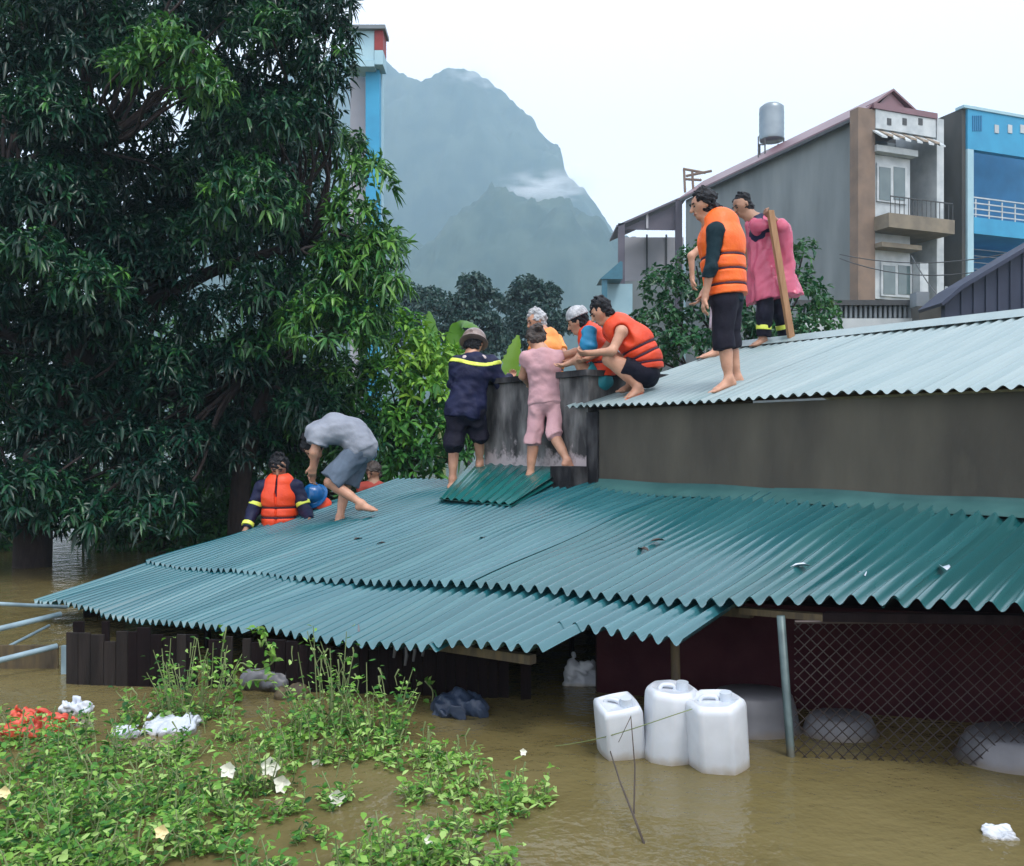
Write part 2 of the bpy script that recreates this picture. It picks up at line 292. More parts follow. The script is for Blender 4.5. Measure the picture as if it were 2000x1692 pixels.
def mist(px, py, D, w, h, d, dens):
    n, m_ = 16, 24; v = [];
    c = P(px, py, D)
    for i in range(n+1):
        th = math.pi*i/n
        for k in range(m_):
            ph = 2*math.pi*k/m_; q = 1+.15*math.sin(3*ph+i)
            v.append(c+V(w*math.sin(th)*math.cos(ph)*q, d*math.sin(th)*math.sin(ph), h*math.cos(th)))
    f = [(i*m_+k, (i+1)*m_+k, (i+1)*m_+(k+1)%m_, i*m_+(k+1)%m_) for i in range(n) for k in range(m_)]
    mt = bpy.data.materials.new('mist_air'); mt.use_nodes = True; t = mt.node_tree
    for q in list(t.nodes):
        if q.type == 'BSDF_PRINCIPLED': t.nodes.remove(q)
    pv = t.nodes.new('ShaderNodeVolumePrincipled'); pv.inputs['Color'].default_value = (.99,.99,1,1); pv.inputs['Anisotropy'].default_value = 0
    tcn = t.nodes.new('ShaderNodeTexCoord'); mpn = t.nodes.new('ShaderNodeMapping'); mpn.inputs['Scale'].default_value = (1/w, 1/d, 1/h)
    ln = t.nodes.new('ShaderNodeVectorMath'); ln.operation = 'LENGTH'; mrn = t.nodes.new('ShaderNodeMapRange'); mrn.interpolation_type = 'SMOOTHSTEP'
    mrn.inputs['From Min'].default_value = .95; mrn.inputs['From Max'].default_value = .1; mrn.inputs['To Min'].default_value = 0; mrn.inputs['To Max'].default_value = dens
    t.links.new(tcn.outputs['Object'], mpn.inputs['Vector']); t.links.new(mpn.outputs[0], ln.inputs[0]); t.links.new(ln.outputs['Value'], mrn.inputs['Value']); nzn = t.nodes.new('ShaderNodeTexNoise'); nzn.inputs['Scale'].default_value = 2.2; nzn.inputs['Detail'].default_value = 4; t.links.new(mpn.outputs[0], nzn.inputs['Vector'])
    mrm = t.nodes.new('ShaderNodeMapRange'); mrm.inputs['From Min'].default_value = .42; mrm.inputs['From Max'].default_value = .62; t.links.new(nzn.outputs['Fac'], mrm.inputs['Value'])
    mul = t.nodes.new('ShaderNodeMath'); mul.operation = 'MULTIPLY'; t.links.new(mrn.outputs[0], mul.inputs[0]); t.links.new(mrm.outputs[0], mul.inputs[1]); t.links.new(mul.outputs[0], pv.inputs['Density'])
    t.links.new(pv.outputs[0], t.nodes['Material Output'].inputs['Volume'])
    o = mk('mist_bank', v, f, mt, origin=c); return o
tag(mist(1066, 366, 640, 46, 12, 40, .085), 'white mist bank lying between the hill and the mountain', 'mist', kind='stuff')
tag(mist(912, 158, 770, 38, 13, 36, .045), 'thin cloud wisp clinging to the mountain summit', 'mist', kind='stuff')

# ------------------------------------------------------------------ frames of the two tin roofs (walls and roofs are not parallel to the picture)
P1 = V(.742, 8.60); P2 = V(3.098, 5.415)             # foot of the rendered wall, far corner and near end
wd = (P2-P1)/np.linalg.norm(P2-P1); ud = V(-wd[1], wd[0])    # along the wall towards us; uphill, away from us
ud = ud if ud[1] > 0 else -ud
ZJ = H-.423; SL = .23                                # height of the wall foot, fall of the lower roof
def lr_z(x, y): return ZJ+SL*((x-P1[0])*ud[0]+(y-P1[1])*ud[1])
def LR(px, py):
    a, c = (px-CX)/FPX, (HZ-py)/FPX
    k0 = ZJ-H-SL*(P1@ud); Y = k0/(c-SL*(a*ud[0]+ud[1])); return V(a*Y, Y, H+c*Y)
ZE = H+.318; SU = .30                                # eave of the upper roof and its rise
E1 = P1-.10*ud-.22*wd
def ur_z(x, y): return ZE+SU*((x-E1[0])*ud[0]+(y-E1[1])*ud[1])
def UR(px, py):
    a, c = (px-CX)/FPX, (HZ-py)/FPX
    k0 = ZE-H-SU*(E1@ud); Y = k0/(c-SU*(a*ud[0]+ud[1])); return V(a*Y, Y, H+c*Y)
cd = unit(V(.70, .714)); ed = V(cd[1], -cd[0])       # lower roof: ribs run along cd, eaves along ed
O2 = V(-4.2, 8.0)
def ab(p): q = p[:2]-O2; return q@ed, q@cd
def lr_pt(a, b, dz=0): q = O2+a*ed+b*cd; return V(q[0], q[1], lr_z(*q)+dz)

def sheet(fn, a0, a1, b0, b1, pitch, amp, mat, parent, dz=0, tilt=0, nb=9, name='roof_sheet', per=8, warp=.008, seed=0, b1f=None):
    """one corrugated sheet: fn(a,b,dz)->point; b0/b1 may vary along a through b1f"""
    n = max(int(round((a1-a0)/pitch*per)), 4); A = np.linspace(a0, a1, n+1); v = []
    for i, a in enumerate(A):
        bb0 = b0(a) if callable(b0) else b0; bb1 = b1(a) if callable(b1) else b1
        for j in range(nb+1):
            b = bb0+(bb1-bb0)*j/nb
            z = dz+amp*math.cos(2*math.pi*a/pitch)+warp*math.sin(a*2.3+b*1.7+seed)+warp*.6*math.sin(b*4.1-a*3+seed*2)
            z += tilt*(1-j/nb)
            v.append(fn(a, b+(.007*math.sin(a*29+seed)+.006*math.sin(a*11+seed*3))*(j == 0)*pitch/.125, z))
    f = [(i*(nb+1)+j, (i+1)*(nb+1)+j, (i+1)*(nb+1)+j+1, i*(nb+1)+j+1) for i in range(n) for j in range(nb)]
    return mk(name, v, np.array(f), mat, parent, smooth=True)

# ------------------------------------------------------------------ lower shed: tin roof, posts, beams, boards
PITCH, AMP = .10, .025
shed = thing('tin_shed', 'flooded open shed under a low teal corrugated tin roof', 'shed', (*(O2+3.5*ed+1.5*cd), 0))
def up_b0(a): return float(np.interp(a, [-.2,2.6,3.1,5.1,6.1,6.2,7.42,8.6], [.98,1.04,1.14,1.33,1.41,1.46,1.67,1.80]))
def up_b1(a): return float(np.interp(a, [-.2,1.0,2.95,3.11,7.02,9.0], [4.10,4.20,4.15,3.87,3.245,2.93]))
def lo_b0(k): return lambda a: float(np.interp(a, [-.2,3.1], [-.03,.20])) if k == 0 else float(np.interp(a, [3.1,5.42], [.36,.66]))
i = 0; a = -.125
while a < 8.3:
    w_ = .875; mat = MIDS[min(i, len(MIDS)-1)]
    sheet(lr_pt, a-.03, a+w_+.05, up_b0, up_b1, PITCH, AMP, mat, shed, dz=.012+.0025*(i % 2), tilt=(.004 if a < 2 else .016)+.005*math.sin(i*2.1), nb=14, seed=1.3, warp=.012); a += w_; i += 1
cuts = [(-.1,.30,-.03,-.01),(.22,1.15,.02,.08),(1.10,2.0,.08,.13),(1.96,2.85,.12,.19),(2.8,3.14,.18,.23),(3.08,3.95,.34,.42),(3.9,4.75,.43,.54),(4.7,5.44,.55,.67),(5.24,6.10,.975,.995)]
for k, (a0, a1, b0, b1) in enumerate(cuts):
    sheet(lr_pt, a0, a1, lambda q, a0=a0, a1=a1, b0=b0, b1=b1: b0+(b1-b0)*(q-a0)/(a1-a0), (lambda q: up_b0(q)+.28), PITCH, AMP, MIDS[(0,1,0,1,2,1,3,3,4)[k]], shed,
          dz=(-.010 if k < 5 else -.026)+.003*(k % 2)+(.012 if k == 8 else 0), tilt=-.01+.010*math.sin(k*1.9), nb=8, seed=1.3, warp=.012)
# raised gable-end timber along the left edge of the roof
b = MB(); b.box(lr_pt(-.19,.0,-.07), lr_pt(-.19,4.1,-.07)-lr_pt(-.19,0,-.07), V(*(ed*.06),0), V(0,0,.05)); b.out('barge_board', m_pipe, shed)
for bb in (.45, 1.35, 2.4, 3.4):
    m = MB(); p0 = lr_pt(-.1, bb, -.085); p1 = lr_pt(8.2 if bb > 1.5 else (6.1 if bb > 1 else 5.3), bb+(.28 if bb < 1.5 else 0), -.085)
    m.box(p0-V(0,0,.05), p1-p0, V(*(cd*.05),0), V(0,0,.05)); m.out('purlin', m_timber, shed)
m = MB(); q = lr_pt(6.08,1.55,-.055); q2 = lr_pt(6.55,1.56,-.05); m.box(q-V(0,0,.03), q2-q, V(*(cd*.06),0), V(0,0,.035)); m.out('eave_beam', m_timber, shed)
q3 = lr_pt(8.4,1.95,-.04); m = MB(); m.box(q2-V(0,0,.03), q3-q2, V(*(cd*.05),0), V(0,0,.045)); m.out('eave_beam', m_dark, shed)
for (px, py0, qx, qy, d, r, mt, n) in ((1525,1203,1545,1500,4.58,.021,m_post,10), (1318,1240,1322,1500,5.0,.026,m_timber,9), (1116,1235,1120,1500,6.6,.020,m_dark,8), (405,1222,405,1500,7.0,.03,m_dark,8)):
    m = MB(); p0 = P(px, py0, d); p1 = P(qx, qy, d); p1 = p0+(p1-p0)*((p0[2]+.9)/(p0[2]-p1[2])); m.tube([p1, (p0+p1)/2+V(.004,0,0), p0], r, n); m.out('post', mt, shed, True)
# board wall closing the back of the shed
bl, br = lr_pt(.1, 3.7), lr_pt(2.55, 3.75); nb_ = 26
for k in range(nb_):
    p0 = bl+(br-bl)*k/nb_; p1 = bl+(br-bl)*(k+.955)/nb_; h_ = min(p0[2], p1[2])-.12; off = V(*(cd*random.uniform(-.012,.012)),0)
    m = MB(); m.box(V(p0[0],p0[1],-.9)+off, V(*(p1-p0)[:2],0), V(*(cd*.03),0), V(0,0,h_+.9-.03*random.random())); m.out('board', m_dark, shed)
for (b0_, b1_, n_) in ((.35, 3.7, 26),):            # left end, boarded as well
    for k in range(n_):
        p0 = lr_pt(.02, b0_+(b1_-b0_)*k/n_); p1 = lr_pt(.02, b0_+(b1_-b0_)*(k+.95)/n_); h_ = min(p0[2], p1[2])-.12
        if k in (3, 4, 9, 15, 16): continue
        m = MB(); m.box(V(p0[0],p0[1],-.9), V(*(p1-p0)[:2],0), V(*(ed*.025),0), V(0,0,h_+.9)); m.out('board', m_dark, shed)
px = 108.; k = 0                                     # planks at the left; other boards added, standing in for the shaded interior
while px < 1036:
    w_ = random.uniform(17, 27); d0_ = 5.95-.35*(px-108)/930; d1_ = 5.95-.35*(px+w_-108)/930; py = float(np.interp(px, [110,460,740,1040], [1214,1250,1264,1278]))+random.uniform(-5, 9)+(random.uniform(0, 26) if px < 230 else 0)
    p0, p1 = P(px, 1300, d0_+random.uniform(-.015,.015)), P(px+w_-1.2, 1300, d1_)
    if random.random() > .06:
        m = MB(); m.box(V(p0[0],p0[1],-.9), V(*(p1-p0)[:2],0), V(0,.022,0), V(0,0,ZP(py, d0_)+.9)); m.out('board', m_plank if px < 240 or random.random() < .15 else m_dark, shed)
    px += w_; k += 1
m = MB(); p0, p1 = P(1166,1300,5.75), P(2080,1300,5.0); m.box(V(p0[0],p0[1],-.9), V(*(p1-p0)[:2],0), V(0,.1,0), V(0,0,.62+.9)); m.out('dark_closure_wall', m_shadewall, shed)  # added dark closure, stands in for the shade under the right eave
# flat green cap sheet laid over the top of the roof
def cap_pt(px, py, dz): q = LR(px, py); return q+V(0,0,dz)
g = [(858,984,.05),(1000,1000,.055),(1128,938,.11),(1112,928,.22),(935,922,.20)]
m = MB(); top = [cap_pt(*q) for q in g]; m.prism([q for q in top][::-1], V(0,0,-.006)); cs = m.out('cap_sheet', m_capgreen, shed)
p00, p10, p01 = cap_pt(860,986,.065), cap_pt(1002,1000,.07), cap_pt(938,924,.215)
p11 = cap_pt(1120,940,.17)
def cap_fn(a, b_, z): return (p00*(1-a)+p10*a)*(1-b_)+(p01*(1-a)+p11*a)*b_+V(0,0,z)
sheet(cap_fn, 0, 1, 0, 1, 1/9, .012, m_capgreen, shed, name='cap_sheet', warp=.003)

# ------------------------------------------------------------------ upper house: rendered wall, pale tin roof
house = thing('rendered_house', 'low grey rendered house with a pale corrugated tin roof people stand on', 'house', (*(P1+2*wd+1*ud), 0))
def ur_pt(a, b, dz=0): q = E1+a*wd+b*ud; return V(q[0], q[1], ZE+SU*b+dz)
LEN, RID = 6.6, 2.46
zt = ZE-.03
def wbox(s0, s1, t0, t1, z0, z1):
    m = MB(); o = P1+s0*wd+t0*ud; return m.box(V(*o, z0), V(*((s1-s0)*wd),0), V(*((t1-t0)*ud),0), V(0,0,z1-z0))
wbox(.14, LEN-.3, 0, .14, -1.2, zt+.02).out('wall', m_wall, house)
wbox(-.02, .139, -.02, .16, -1.2, zt+.0).out('corner_pillar', m_tank, house)
m = MB(); g0 = P1+.02*wd+.161*ud; m.prism([V(*g0,-1.2), V(*(g0+2.1*ud),-1.2), V(*(g0+2.1*ud),zt+.62), V(*g0,zt+.02)], V(*(wd*.12),0)); m.out('gable_wall', m_wall, house)
# sheet on the lower wall, shade under the shed roof put into its colour
m = wbox(.10, LEN-.4, -.012, -.002, -1.2, ZJ-.10); m.out('shade_facing', m_shadewall, house)
i = 0; a = 0.0
while a < LEN:
    sheet(ur_pt, a-.02, a+.875+.04, 0.0+.012*math.sin(i*3), RID, .10, .015, m_roof_u, house, dz=.02+.002*(i % 2), nb=10, seed=1.7, warp=.006); a += .875; i += 1
m = MB()
for s_ in (0,):
    p0, p1 = ur_pt(-.03, RID-.14, .045), ur_pt(LEN+.1, RID-.14, .045); t0, t1 = ur_pt(-.03, RID+.02, .085), ur_pt(LEN+.1, RID+.02, .085)
    k0, k1 = t0+V(*(.16*ud),-.05), t1+V(*(.16*ud),-.05)
    m.add([p0,p1,t1,t0], [(0,1,2,3)]); m.add([t0,t1,k1,k0], [(0,1,2,3)])
m.out('ridge_cap', m_roof_u, house)
for k in range(8):
    sheet(lambda a, b, z: V(*(E1+a*wd+(RID+b)*ud), ZE+SU*RID-SU*b+z), k*.875-.02, k*.875+.9, .0, 2.4, .10, .015, m_roof_u, house, dz=.02, nb=3, seed=k, warp=.003)
for tt in (.22, 1.2, 2.2):
    m = MB(); q = ur_pt(.05, tt, -.05); m.box(q, ur_pt(LEN, tt, -.05)-q, V(*(ud*.05),0), V(0,0,.035)); m.out('purlin', m_timber, house)
# folded flashing where the lower roof meets the wall
for k in range(3):
    s0, s1 = .15+k*2.0, .15+(k+1)*2.0+.05; m = MB(); n_ = 14; v = []
    for i in range(n_+1):
        s_ = s0+(s1-s0)*i/n_; q = P1+s_*wd; wv = .006*math.sin(s_*5+k)
        v += [V(*(q-.015*ud), ZJ+.075+wv+.004*k), V(*(q-.022*ud), ZJ+.045+wv+.004*k), V(*(q-.16*ud), ZJ+.004+wv+.004*k), V(*(q-.175*ud), ZJ-.03+wv+.004*k)]
    m.add(v, [(i*4+j, (i+1)*4+j, (i+1)*4+j+1, i*4+j+1) for i in range(n_) for j in range(3)]); m.out('flashing', m_flash, house, True)
# ------------------------------------------------------------------ old concrete cistern at the end of the wall
tank = thing('concrete_cistern', 'black stained old concrete cistern at the end of the grey wall', 'cistern', (*(P1-.9*wd+.5*ud), 0))
def tbox(s0, s1, t0, t1, z0, z1, nm, mt):
    m = MB(); o = P1-s0*wd+t0*ud; m.box(V(*o, z0), V(*(-(s1-s0)*wd),0), V(*((t1-t0)*ud),0), V(0,0,z1-z0)); return m.out(nm, mt, tank)
tbox(.03, 1.78, .01, 1.1, -1.2, H+.64, 'wall', m_tankwall)
tbox(.0, 1.83, -.03, 1.13, H+.641, H+.70, 'rim', m_tank)
# kerb at its foot that the woman steps on
m = MB(); o_ = P1+.30*V(*(-wd)); m.box(V(*(o_-.24*ud), .9), V(*(.30*wd),0), V(*(.24*ud),0), V(0,0,H-.232-.9)); m.out('kerb', m_tank, tank)

# ------------------------------------------------------------------ chain link fence under the right eave
fa, fb = V(1.44, 4.56), V(3.15, 4.30); fz0, fz1 = -.35, .68
fence = thing('chain_link_fence', 'sagging chain link fence hung below the tin roof eave', 'fence', (*((fa+fb)/2), 0))
m = MB(); Lf = np.linalg.norm(fb-fa); fd_ = (fb-fa)/Lf; st = .062; nn = int(Lf/st)+int((fz1-fz0)/st)+1
def zz(sgn):
    for k in range(-int((fz1-fz0)/st)-1, nn):
        s0 = k*st; pts = []
        lo, hi = max(0, -s0), min(fz1-fz0, Lf-s0)
        if hi-lo < .03: continue
        for t in np.linspace(lo, hi, 4):
            s_ = s0+t; z = fz0+t if sgn > 0 else fz1-t; q = fa+fd_*s_+V(-fd_[1], fd_[0])*(.02*math.sin(s_*3+z*2)+sgn*.003); pts.append(V(q[0], q[1], z+(z-fz0)/(fz1-fz0)*.05*s_/Lf))
        m.tube(pts, .0032, 3, False)
zz(1); zz(-1); o = m.out('wire_mesh', m_wire, fence); tag(o, kind='stuff')
m = MB(); m.tube([V(*fa, fz1+.01), V(*fb, fz1+.06)], .009, 6); m.out('top_rail', m_wire, fence)

# ------------------------------------------------------------------ pipes and gate at the left end of the shed
rail = thing('pipe_rack', 'pale blue pipe rack and boards beside the low tin roof corner', 'rack', (*WT(60,1395)[:2], 0))
for (p, q, d, d2, r) in (((-40,1238),(118,1200),6.4,7.0,.022), ((-40,1292),(96,1222),6.5,7.2,.012), ((-40,1300),(112,1262),6.0,6.3,.020), ((-40,1178),(130,1186),6.9,7.6,.016)):
    m = MB(); m.tube([P(*p, d), P(*q, d2)], r, 8); m.out('pipe', m_pipe, rail, True)
for (px, d, w) in ((124,6.2,.035), (152,6.35,.07), (205,6.6,.05)):
    t_ = P(px, 1262 if px < 140 else 1215, d); m = MB(); m.box(V(t_[0]-w/2,t_[1],-.8), V(w,0,0), V(0,.03,0), V(0,0,t_[2]+.8)); m.out('upright', m_pipe if px < 140 else m_dark, rail)
m = MB(); t_ = P(100,1264,6.3); m.box(V(t_[0]-1.2,t_[1]+.05,-.8), V(1.22,.0,0), V(0,.02,0), V(0,0,t_[2]+.8)); m.out('panel', m_basin if False else m_timber, rail)

# ------------------------------------------------------------------ houses behind
class Frame:
    def __init__(s, px, d, fd, label, cat, name):
        s.o = V((px-CX)/FPX*d, d); s.f = unit(V(*fd)); s.b = V(-s.f[1], s.f[0]); s.t = thing(name, label, cat, (*s.o, 0))
    def tz(s, px, py):                               # facade plane: pixel -> metres along, height
        a = (px-CX)/FPX; t = (a*s.o[1]-s.o[0])/(s.f[0]-a*s.f[1]); Y = s.o[1]+t*s.f[1]; return t, ZP(py, Y)
    def pt(s, t, y, z): q = s.o+t*s.f+y*s.b; return V(q[0], q[1], z)
    def box(s, t0, t1, y0, y1, z0, z1, nm, mt, parent=None):
        m = MB(); m.box(s.pt(t0,y0,z0), V(*((t1-t0)*s.f),0), V(*((y1-y0)*s.b),0), V(0,0,z1-z0)); return m.out(nm, mt, parent or s.t)
    def pbox(s, x0, y0, x1, y1, d0, d1, nm, mt, parent=None):
        t0, z1 = s.tz(x0, y0); t1, z0 = s.tz(x1, y1); xm = (x0+x1)/2; z1 = s.tz(xm, y0)[1]; z0 = s.tz(xm, y1)[1]
        return s.box(t0, t1, d0, d1, z0, z1, nm, mt, parent)
m_hgrey = M('house_grey_render', (.215,.245,.255), (.150,.175,.185), rough=.9, scale=.9, stretch=(1,1,.25), bump=.2, bscale=6, c3=(.26,.28,.285))
m_hbrown = M('brown_pilaster', (.22,.16,.12), (.16,.12,.095), rough=.9, scale=1.6, bump=.2)
m_hwhite = M('white_trim', (.50,.55,.575), (.36,.41,.44), rough=.7, scale=2)
m_hroof = M('maroon_tin', (.14,.07,.085), (.19,.10,.12), rough=.4, scale=.7)
m_dgrey = M('dark_grey_wall', (.20,.23,.26), (.15,.18,.20), rough=.9, scale=1.2)  # dark grey, faintly mottled
m_glass = M('window_glass', (.06,.10,.11), (.10,.15,.16), rough=.08, scale=1, spec=.8)
m_tile = M('awning_tile', (.36,.30,.24), (.22,.18,.14), rough=.8, scale=6)
m_slab = M('weathered_slab', (.23,.20,.15), (.16,.14,.11), rough=.9, scale=2)
m_iron = M('dark_iron', (.05,.055,.06), rough=.6)
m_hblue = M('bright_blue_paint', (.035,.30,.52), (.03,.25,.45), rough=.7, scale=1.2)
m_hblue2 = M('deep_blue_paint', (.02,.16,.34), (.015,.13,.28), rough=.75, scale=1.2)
m_hpale = M('pale_blue_paint', (.33,.52,.60), (.28,.46,.55), rough=.7, scale=1.5)
m_hdark = M('dark_wall', (.075,.075,.07), (.045,.048,.047), rough=.95, scale=.8, stretch=(1,1,.4), lo=.4, hi=.6)  # dark grey, mottled in vertical streaks
m_steel = M('stainless_tank', (.26,.31,.34), (.19,.23,.26), rough=.38, metal=.7, scale=1)
m_lilacsheet = M('purple_grey_sheet', (.10,.09,.12), (.07,.065,.09), rough=.6, scale=1)
m_navytin = M('navy_tin', (.012,.020,.050), (.02,.03,.065), rough=.65, scale=1.5)
m_palewall = M('pale_lilac_wall', (.42,.42,.46), (.34,.35,.39), rough=.9, scale=.6)
m_bluetarp = M('teal_blue_tin', (.02,.12,.18), (.03,.15,.22), rough=.5)

G = Frame(1704, 36, (.933,.361), 'tall grey rendered townhouse with balcony and maroon tin roof', 'house', 'townhouse')
zt_ = G.tz(1704, 228)[1]
WID = 4.1; DEEP = 13.4
G.box(-.28, -.06, .0, DEEP, -2, zt_, 'side_wall', m_hgrey)
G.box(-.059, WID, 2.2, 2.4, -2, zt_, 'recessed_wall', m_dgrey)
G.box(-.059, WID, DEEP-.2, DEEP, -2, zt_, 'rear_wall', m_hgrey)
G.pbox(1672, 214, 1705, 700, -.12, .35, 'pilaster', m_hbrown)
t1_, _ = G.tz(1828, 300)
G.box(t1_, t1_+.38, -.05, 2.19, -2, G.tz(1828, 232)[1], 'right_pier', m_hwhite)
# room front left of the balcony
G.pbox(1705, 305, 1781, 585, .1, .22, 'front_wall', m_hwhite)
for (x0, y0, x1, y1, mull) in ((1714,322,1772,396,1743), (1722,514,1782,580,1752)):
    w = G.pbox(x0, y0, x1, y1, .02, .098, 'window', m_hwhite)
    for (a0, a1) in ((x0+4, mull-3), (mull+3, x1-4)):
        G.pbox(a0, y0+5, a1, y1-5, .0, .018, 'pane', m_glass, w)
G.pbox(1784, 516, 1800, 576, -.35, .08, 'shutter', m_hwhite)
G.pbox(1705, 226, 1822, 262, -.15, .0, 'parapet', m_hwhite)
for x in (1727, 1757, 1788): G.pbox(x, 234, x+8, 247, -.17, -.151, 'vent_slot', m_iron)
G.pbox(1700, 214, 1824, 225, -.2, .25, 'parapet_cap', m_hroof)
n_ = 11; ta, za = G.tz(1700, 262); tb, zb = G.tz(1824, 286)
for k in range(n_):                                  # ragged tiled awning
    t0 = ta+(tb-ta)*k/n_; t1 = ta+(tb-ta)*(k+.93)/n_; zz_ = G.tz(1762, 262)[1]; dz_ = .09*(k % 2)
    m = MB(); m.prism([G.pt(t0,-.02,zz_), G.pt(t1,-.02,zz_), G.pt(t1,-.62,zz_-.46+dz_), G.pt(t0,-.62,zz_-.46+dz_)], V(0,0,-.07)); m.out('awning_tile', m_tile if k % 2 else m_hwhite, G.t)
G.pbox(1704, 292, 1784, 304, -.25, .099, 'lintel', m_hwhite)
sl = G.pbox(1703, 433, 1830, 460, -.9, 2.19, 'balcony_slab', m_slab)
G.pbox(1704, 481, 1782, 490, -.5, .099, 'window_hood', m_slab)
r0, zr1 = G.tz(1708, 400); r1, zr0 = G.tz(1828, 433); zr1 = G.tz(1768, 400)[1]; zr0 = G.tz(1768, 433)[1]
G.box(r0, r1, -.86, -.82, zr1-.04, zr1, 'railing', m_iron)
for k in range(15): G.box(r0+(r1-r0)*k/14, r0+(r1-r0)*k/14+.025, -.85, -.83, zr0, zr1-.041, 'baluster', m_iron)
# roof over the house
zr = zt_+1.15; m = MB()
e0, e1, k0, k1, q0, q1 = G.pt(-.6,-.1,zt_+.02), G.pt(-.6,DEEP+.3,zt_+.02), G.pt(1.0,-.1,zr), G.pt(1.0,DEEP+.3,zr), G.pt(2.9,-.1,zt_+.05), G.pt(2.9,DEEP+.3,zt_+.05)
m.prism([e0,k0,k1,e1], V(0,0,.09)); m.prism([k0,q0,q1,k1], V(0,0,.088)); m.out('roof', m_hroof, G.t)
m = MB(); m.prism([G.pt(-.28,.05,zt_+.0), G.pt(2.6,.05,zt_+.0), G.pt(1.0,.05,zr-.02)], V(*(G.b*.15),0)); m.out('gable', m_hroof, G.t)
m = MB(); m.box(G.pt(-.66,-.1,zt_-.12), G.pt(-.66,DEEP,0)-G.pt(-.66,-.1,0), V(*(G.f*.1),0), V(0,0,.13)); m.out('gutter', m_iron, G.t)
# steel water tank on the ridge
tp = G.pt(.9, 7.6, zr+.02); wt = thing('water_tank', 'stainless steel water tank standing on the maroon roof', 'water tank', tp)
m = MB(); prof = [(.02,0),(.56,0),(.58,.06)]+[(.58+.012*(k % 2), .15+k*.13) for k in range(11)]+[(.58,1.6),(.40,1.75),(.15,1.84),(.02,1.85)]
n_ = 24; v = [tp+V(r*math.cos(2*math.pi*k/n_), r*math.sin(2*math.pi*k/n_), .35+z) for r, z in prof for k in range(n_)]
m.add(v, [(i*n_+k, i*n_+(k+1)%n_, (i+1)*n_+(k+1)%n_, (i+1)*n_+k) for i in range(len(prof)-1) for k in range(n_)]); m.out('shell', m_steel, wt, True)
for (x, y) in ((-.45,-.45),(.45,-.45),(.45,.45),(-.45,.45)):
    m = MB(); m.box(tp+V(x-.03,y-.03,-.6), V(.06,0,0), V(0,.06,0), V(0,0,.95)); m.out('leg', m_iron, wt)
m = MB(); m.box(tp+V(-.8,-.5,-.02), V(.3,0,0), V(0,.05,0), V(0,0,.05)); m.box(tp+V(-.8,-.5,-.6), V(.05,0,0), V(0,.05,0), V(0,0,1.0)); m.out('bracket', m_iron, wt)
# rear steel canopy and annex of the same house
cn = thing('roof_canopy', 'dark steel canopy on posts behind the grey townhouse', 'canopy', P(1270,864,50)*V(1,1,0))
D1, D2 = 49.0, 52.5
for px in (1214, 1326):
    a_ = P(px, 640, D1); b_ = P(px, 436 if px < 1300 else 392, D1); m = MB(); m.box(V(a_[0]-.18,D1,-2), V(.36,0,0), V(0,.2,0), V(0,0,b_[2]+2)); m.out('post', m_lilacsheet, cn)
m = MB(); m.prism([P(1204,440,D1), P(1345,378,D1), P(1345,378,D1)*V(1,0,1)+V(0,D2,0), P(1204,440,D1)*V(1,0,1)+V(0,D2,0)], V(0,0,-.12)); m.out('canopy_roof', m_lilacsheet, cn)
m = MB(); m.prism([P(1222,445,D1+.3), P(1325,398,D1+.3), P(1325,450,D1+.3), P(1222,445,D1+.3)+V(0,0,-.1)], V(0,.06,0)); m.out('fascia_sheet', m_lilacsheet, cn)
m = MB(); m.box(P(1262,446,D1+.15), V(.12,0,0), V(0,.1,0), V(0,0,.9)); m.out('strut', m_palewall, cn)
an = thing('rear_annex', 'pale weathered annex wall under the dark steel canopy', 'wall', P(1275,864,51)*V(1,1,0))
m = MB(); a_ = P(1217, 520, 51.5); b_ = P(1345, 452, 51.5); m.box(V(a_[0],53,-2), V(b_[0]-a_[0],0,0), V(0,.3,0), V(0,0,b_[2]+2)); m.out('wall', m_palewall, an)
m = MB(); a_ = P(1224, 545, 48.8); m.box(V(a_[0],49.4,-2), V(3.2,0,0), V(0,.3,0), V(0,0,a_[2]+2)); m.out('wall', m_hgrey, an)
for px in (1262, 1300):
    a_ = P(px, 540, 52.9); b_ = P(px+2, 458, 52.9); m = MB(); m.box(V(a_[0],52.93,a_[2]), V(.1,0,0), V(0,.05,0), V(0,0,b_[2]-a_[2])); m.out('pipe', m_iron, an)
fr = thing('roof_frame', 'small rusty steel frame on the low end of the maroon roof', 'frame', G.pt(.3, DEEP-.5, zt_))
for (p, q) in (((1336,332),(1338,376)), ((1352,336),(1354,372)), ((1334,330),(1378,338)), ((1336,350),(1370,352)), ((1340,344),(1390,334))):
    m = MB(); m.tube([P(*p, 48.5), P(*q, 48.5)], .07, 6); m.out('bar', m_hbrown, fr)
sh = thing('blue_lean_to', 'small teal blue lean-to roof on posts beside the canopy', 'shed', P(1195,864,47)*V(1,1,0))
m = MB(); m.prism([P(1172,545,47), P(1212,510,47), P(1216,512,47), P(1216,545,47)], V(0,2,0)); m.out('roof', m_bluetarp, sh)
m = MB(); a_ = P(1176,540,47); m.box(V(a_[0],47.1,-2), V(.28,0,0), V(0,.2,0), V(0,0,a_[2]+2)); m.out('post', m_bluetarp, sh)
m = MB(); a_ = P(1186,552,47.8); m.box(V(a_[0],48.2,-2), V(1.4,0,0), V(0,.2,0), V(0,0,a_[2]+2)); m.out('wall', m_hpale, sh)

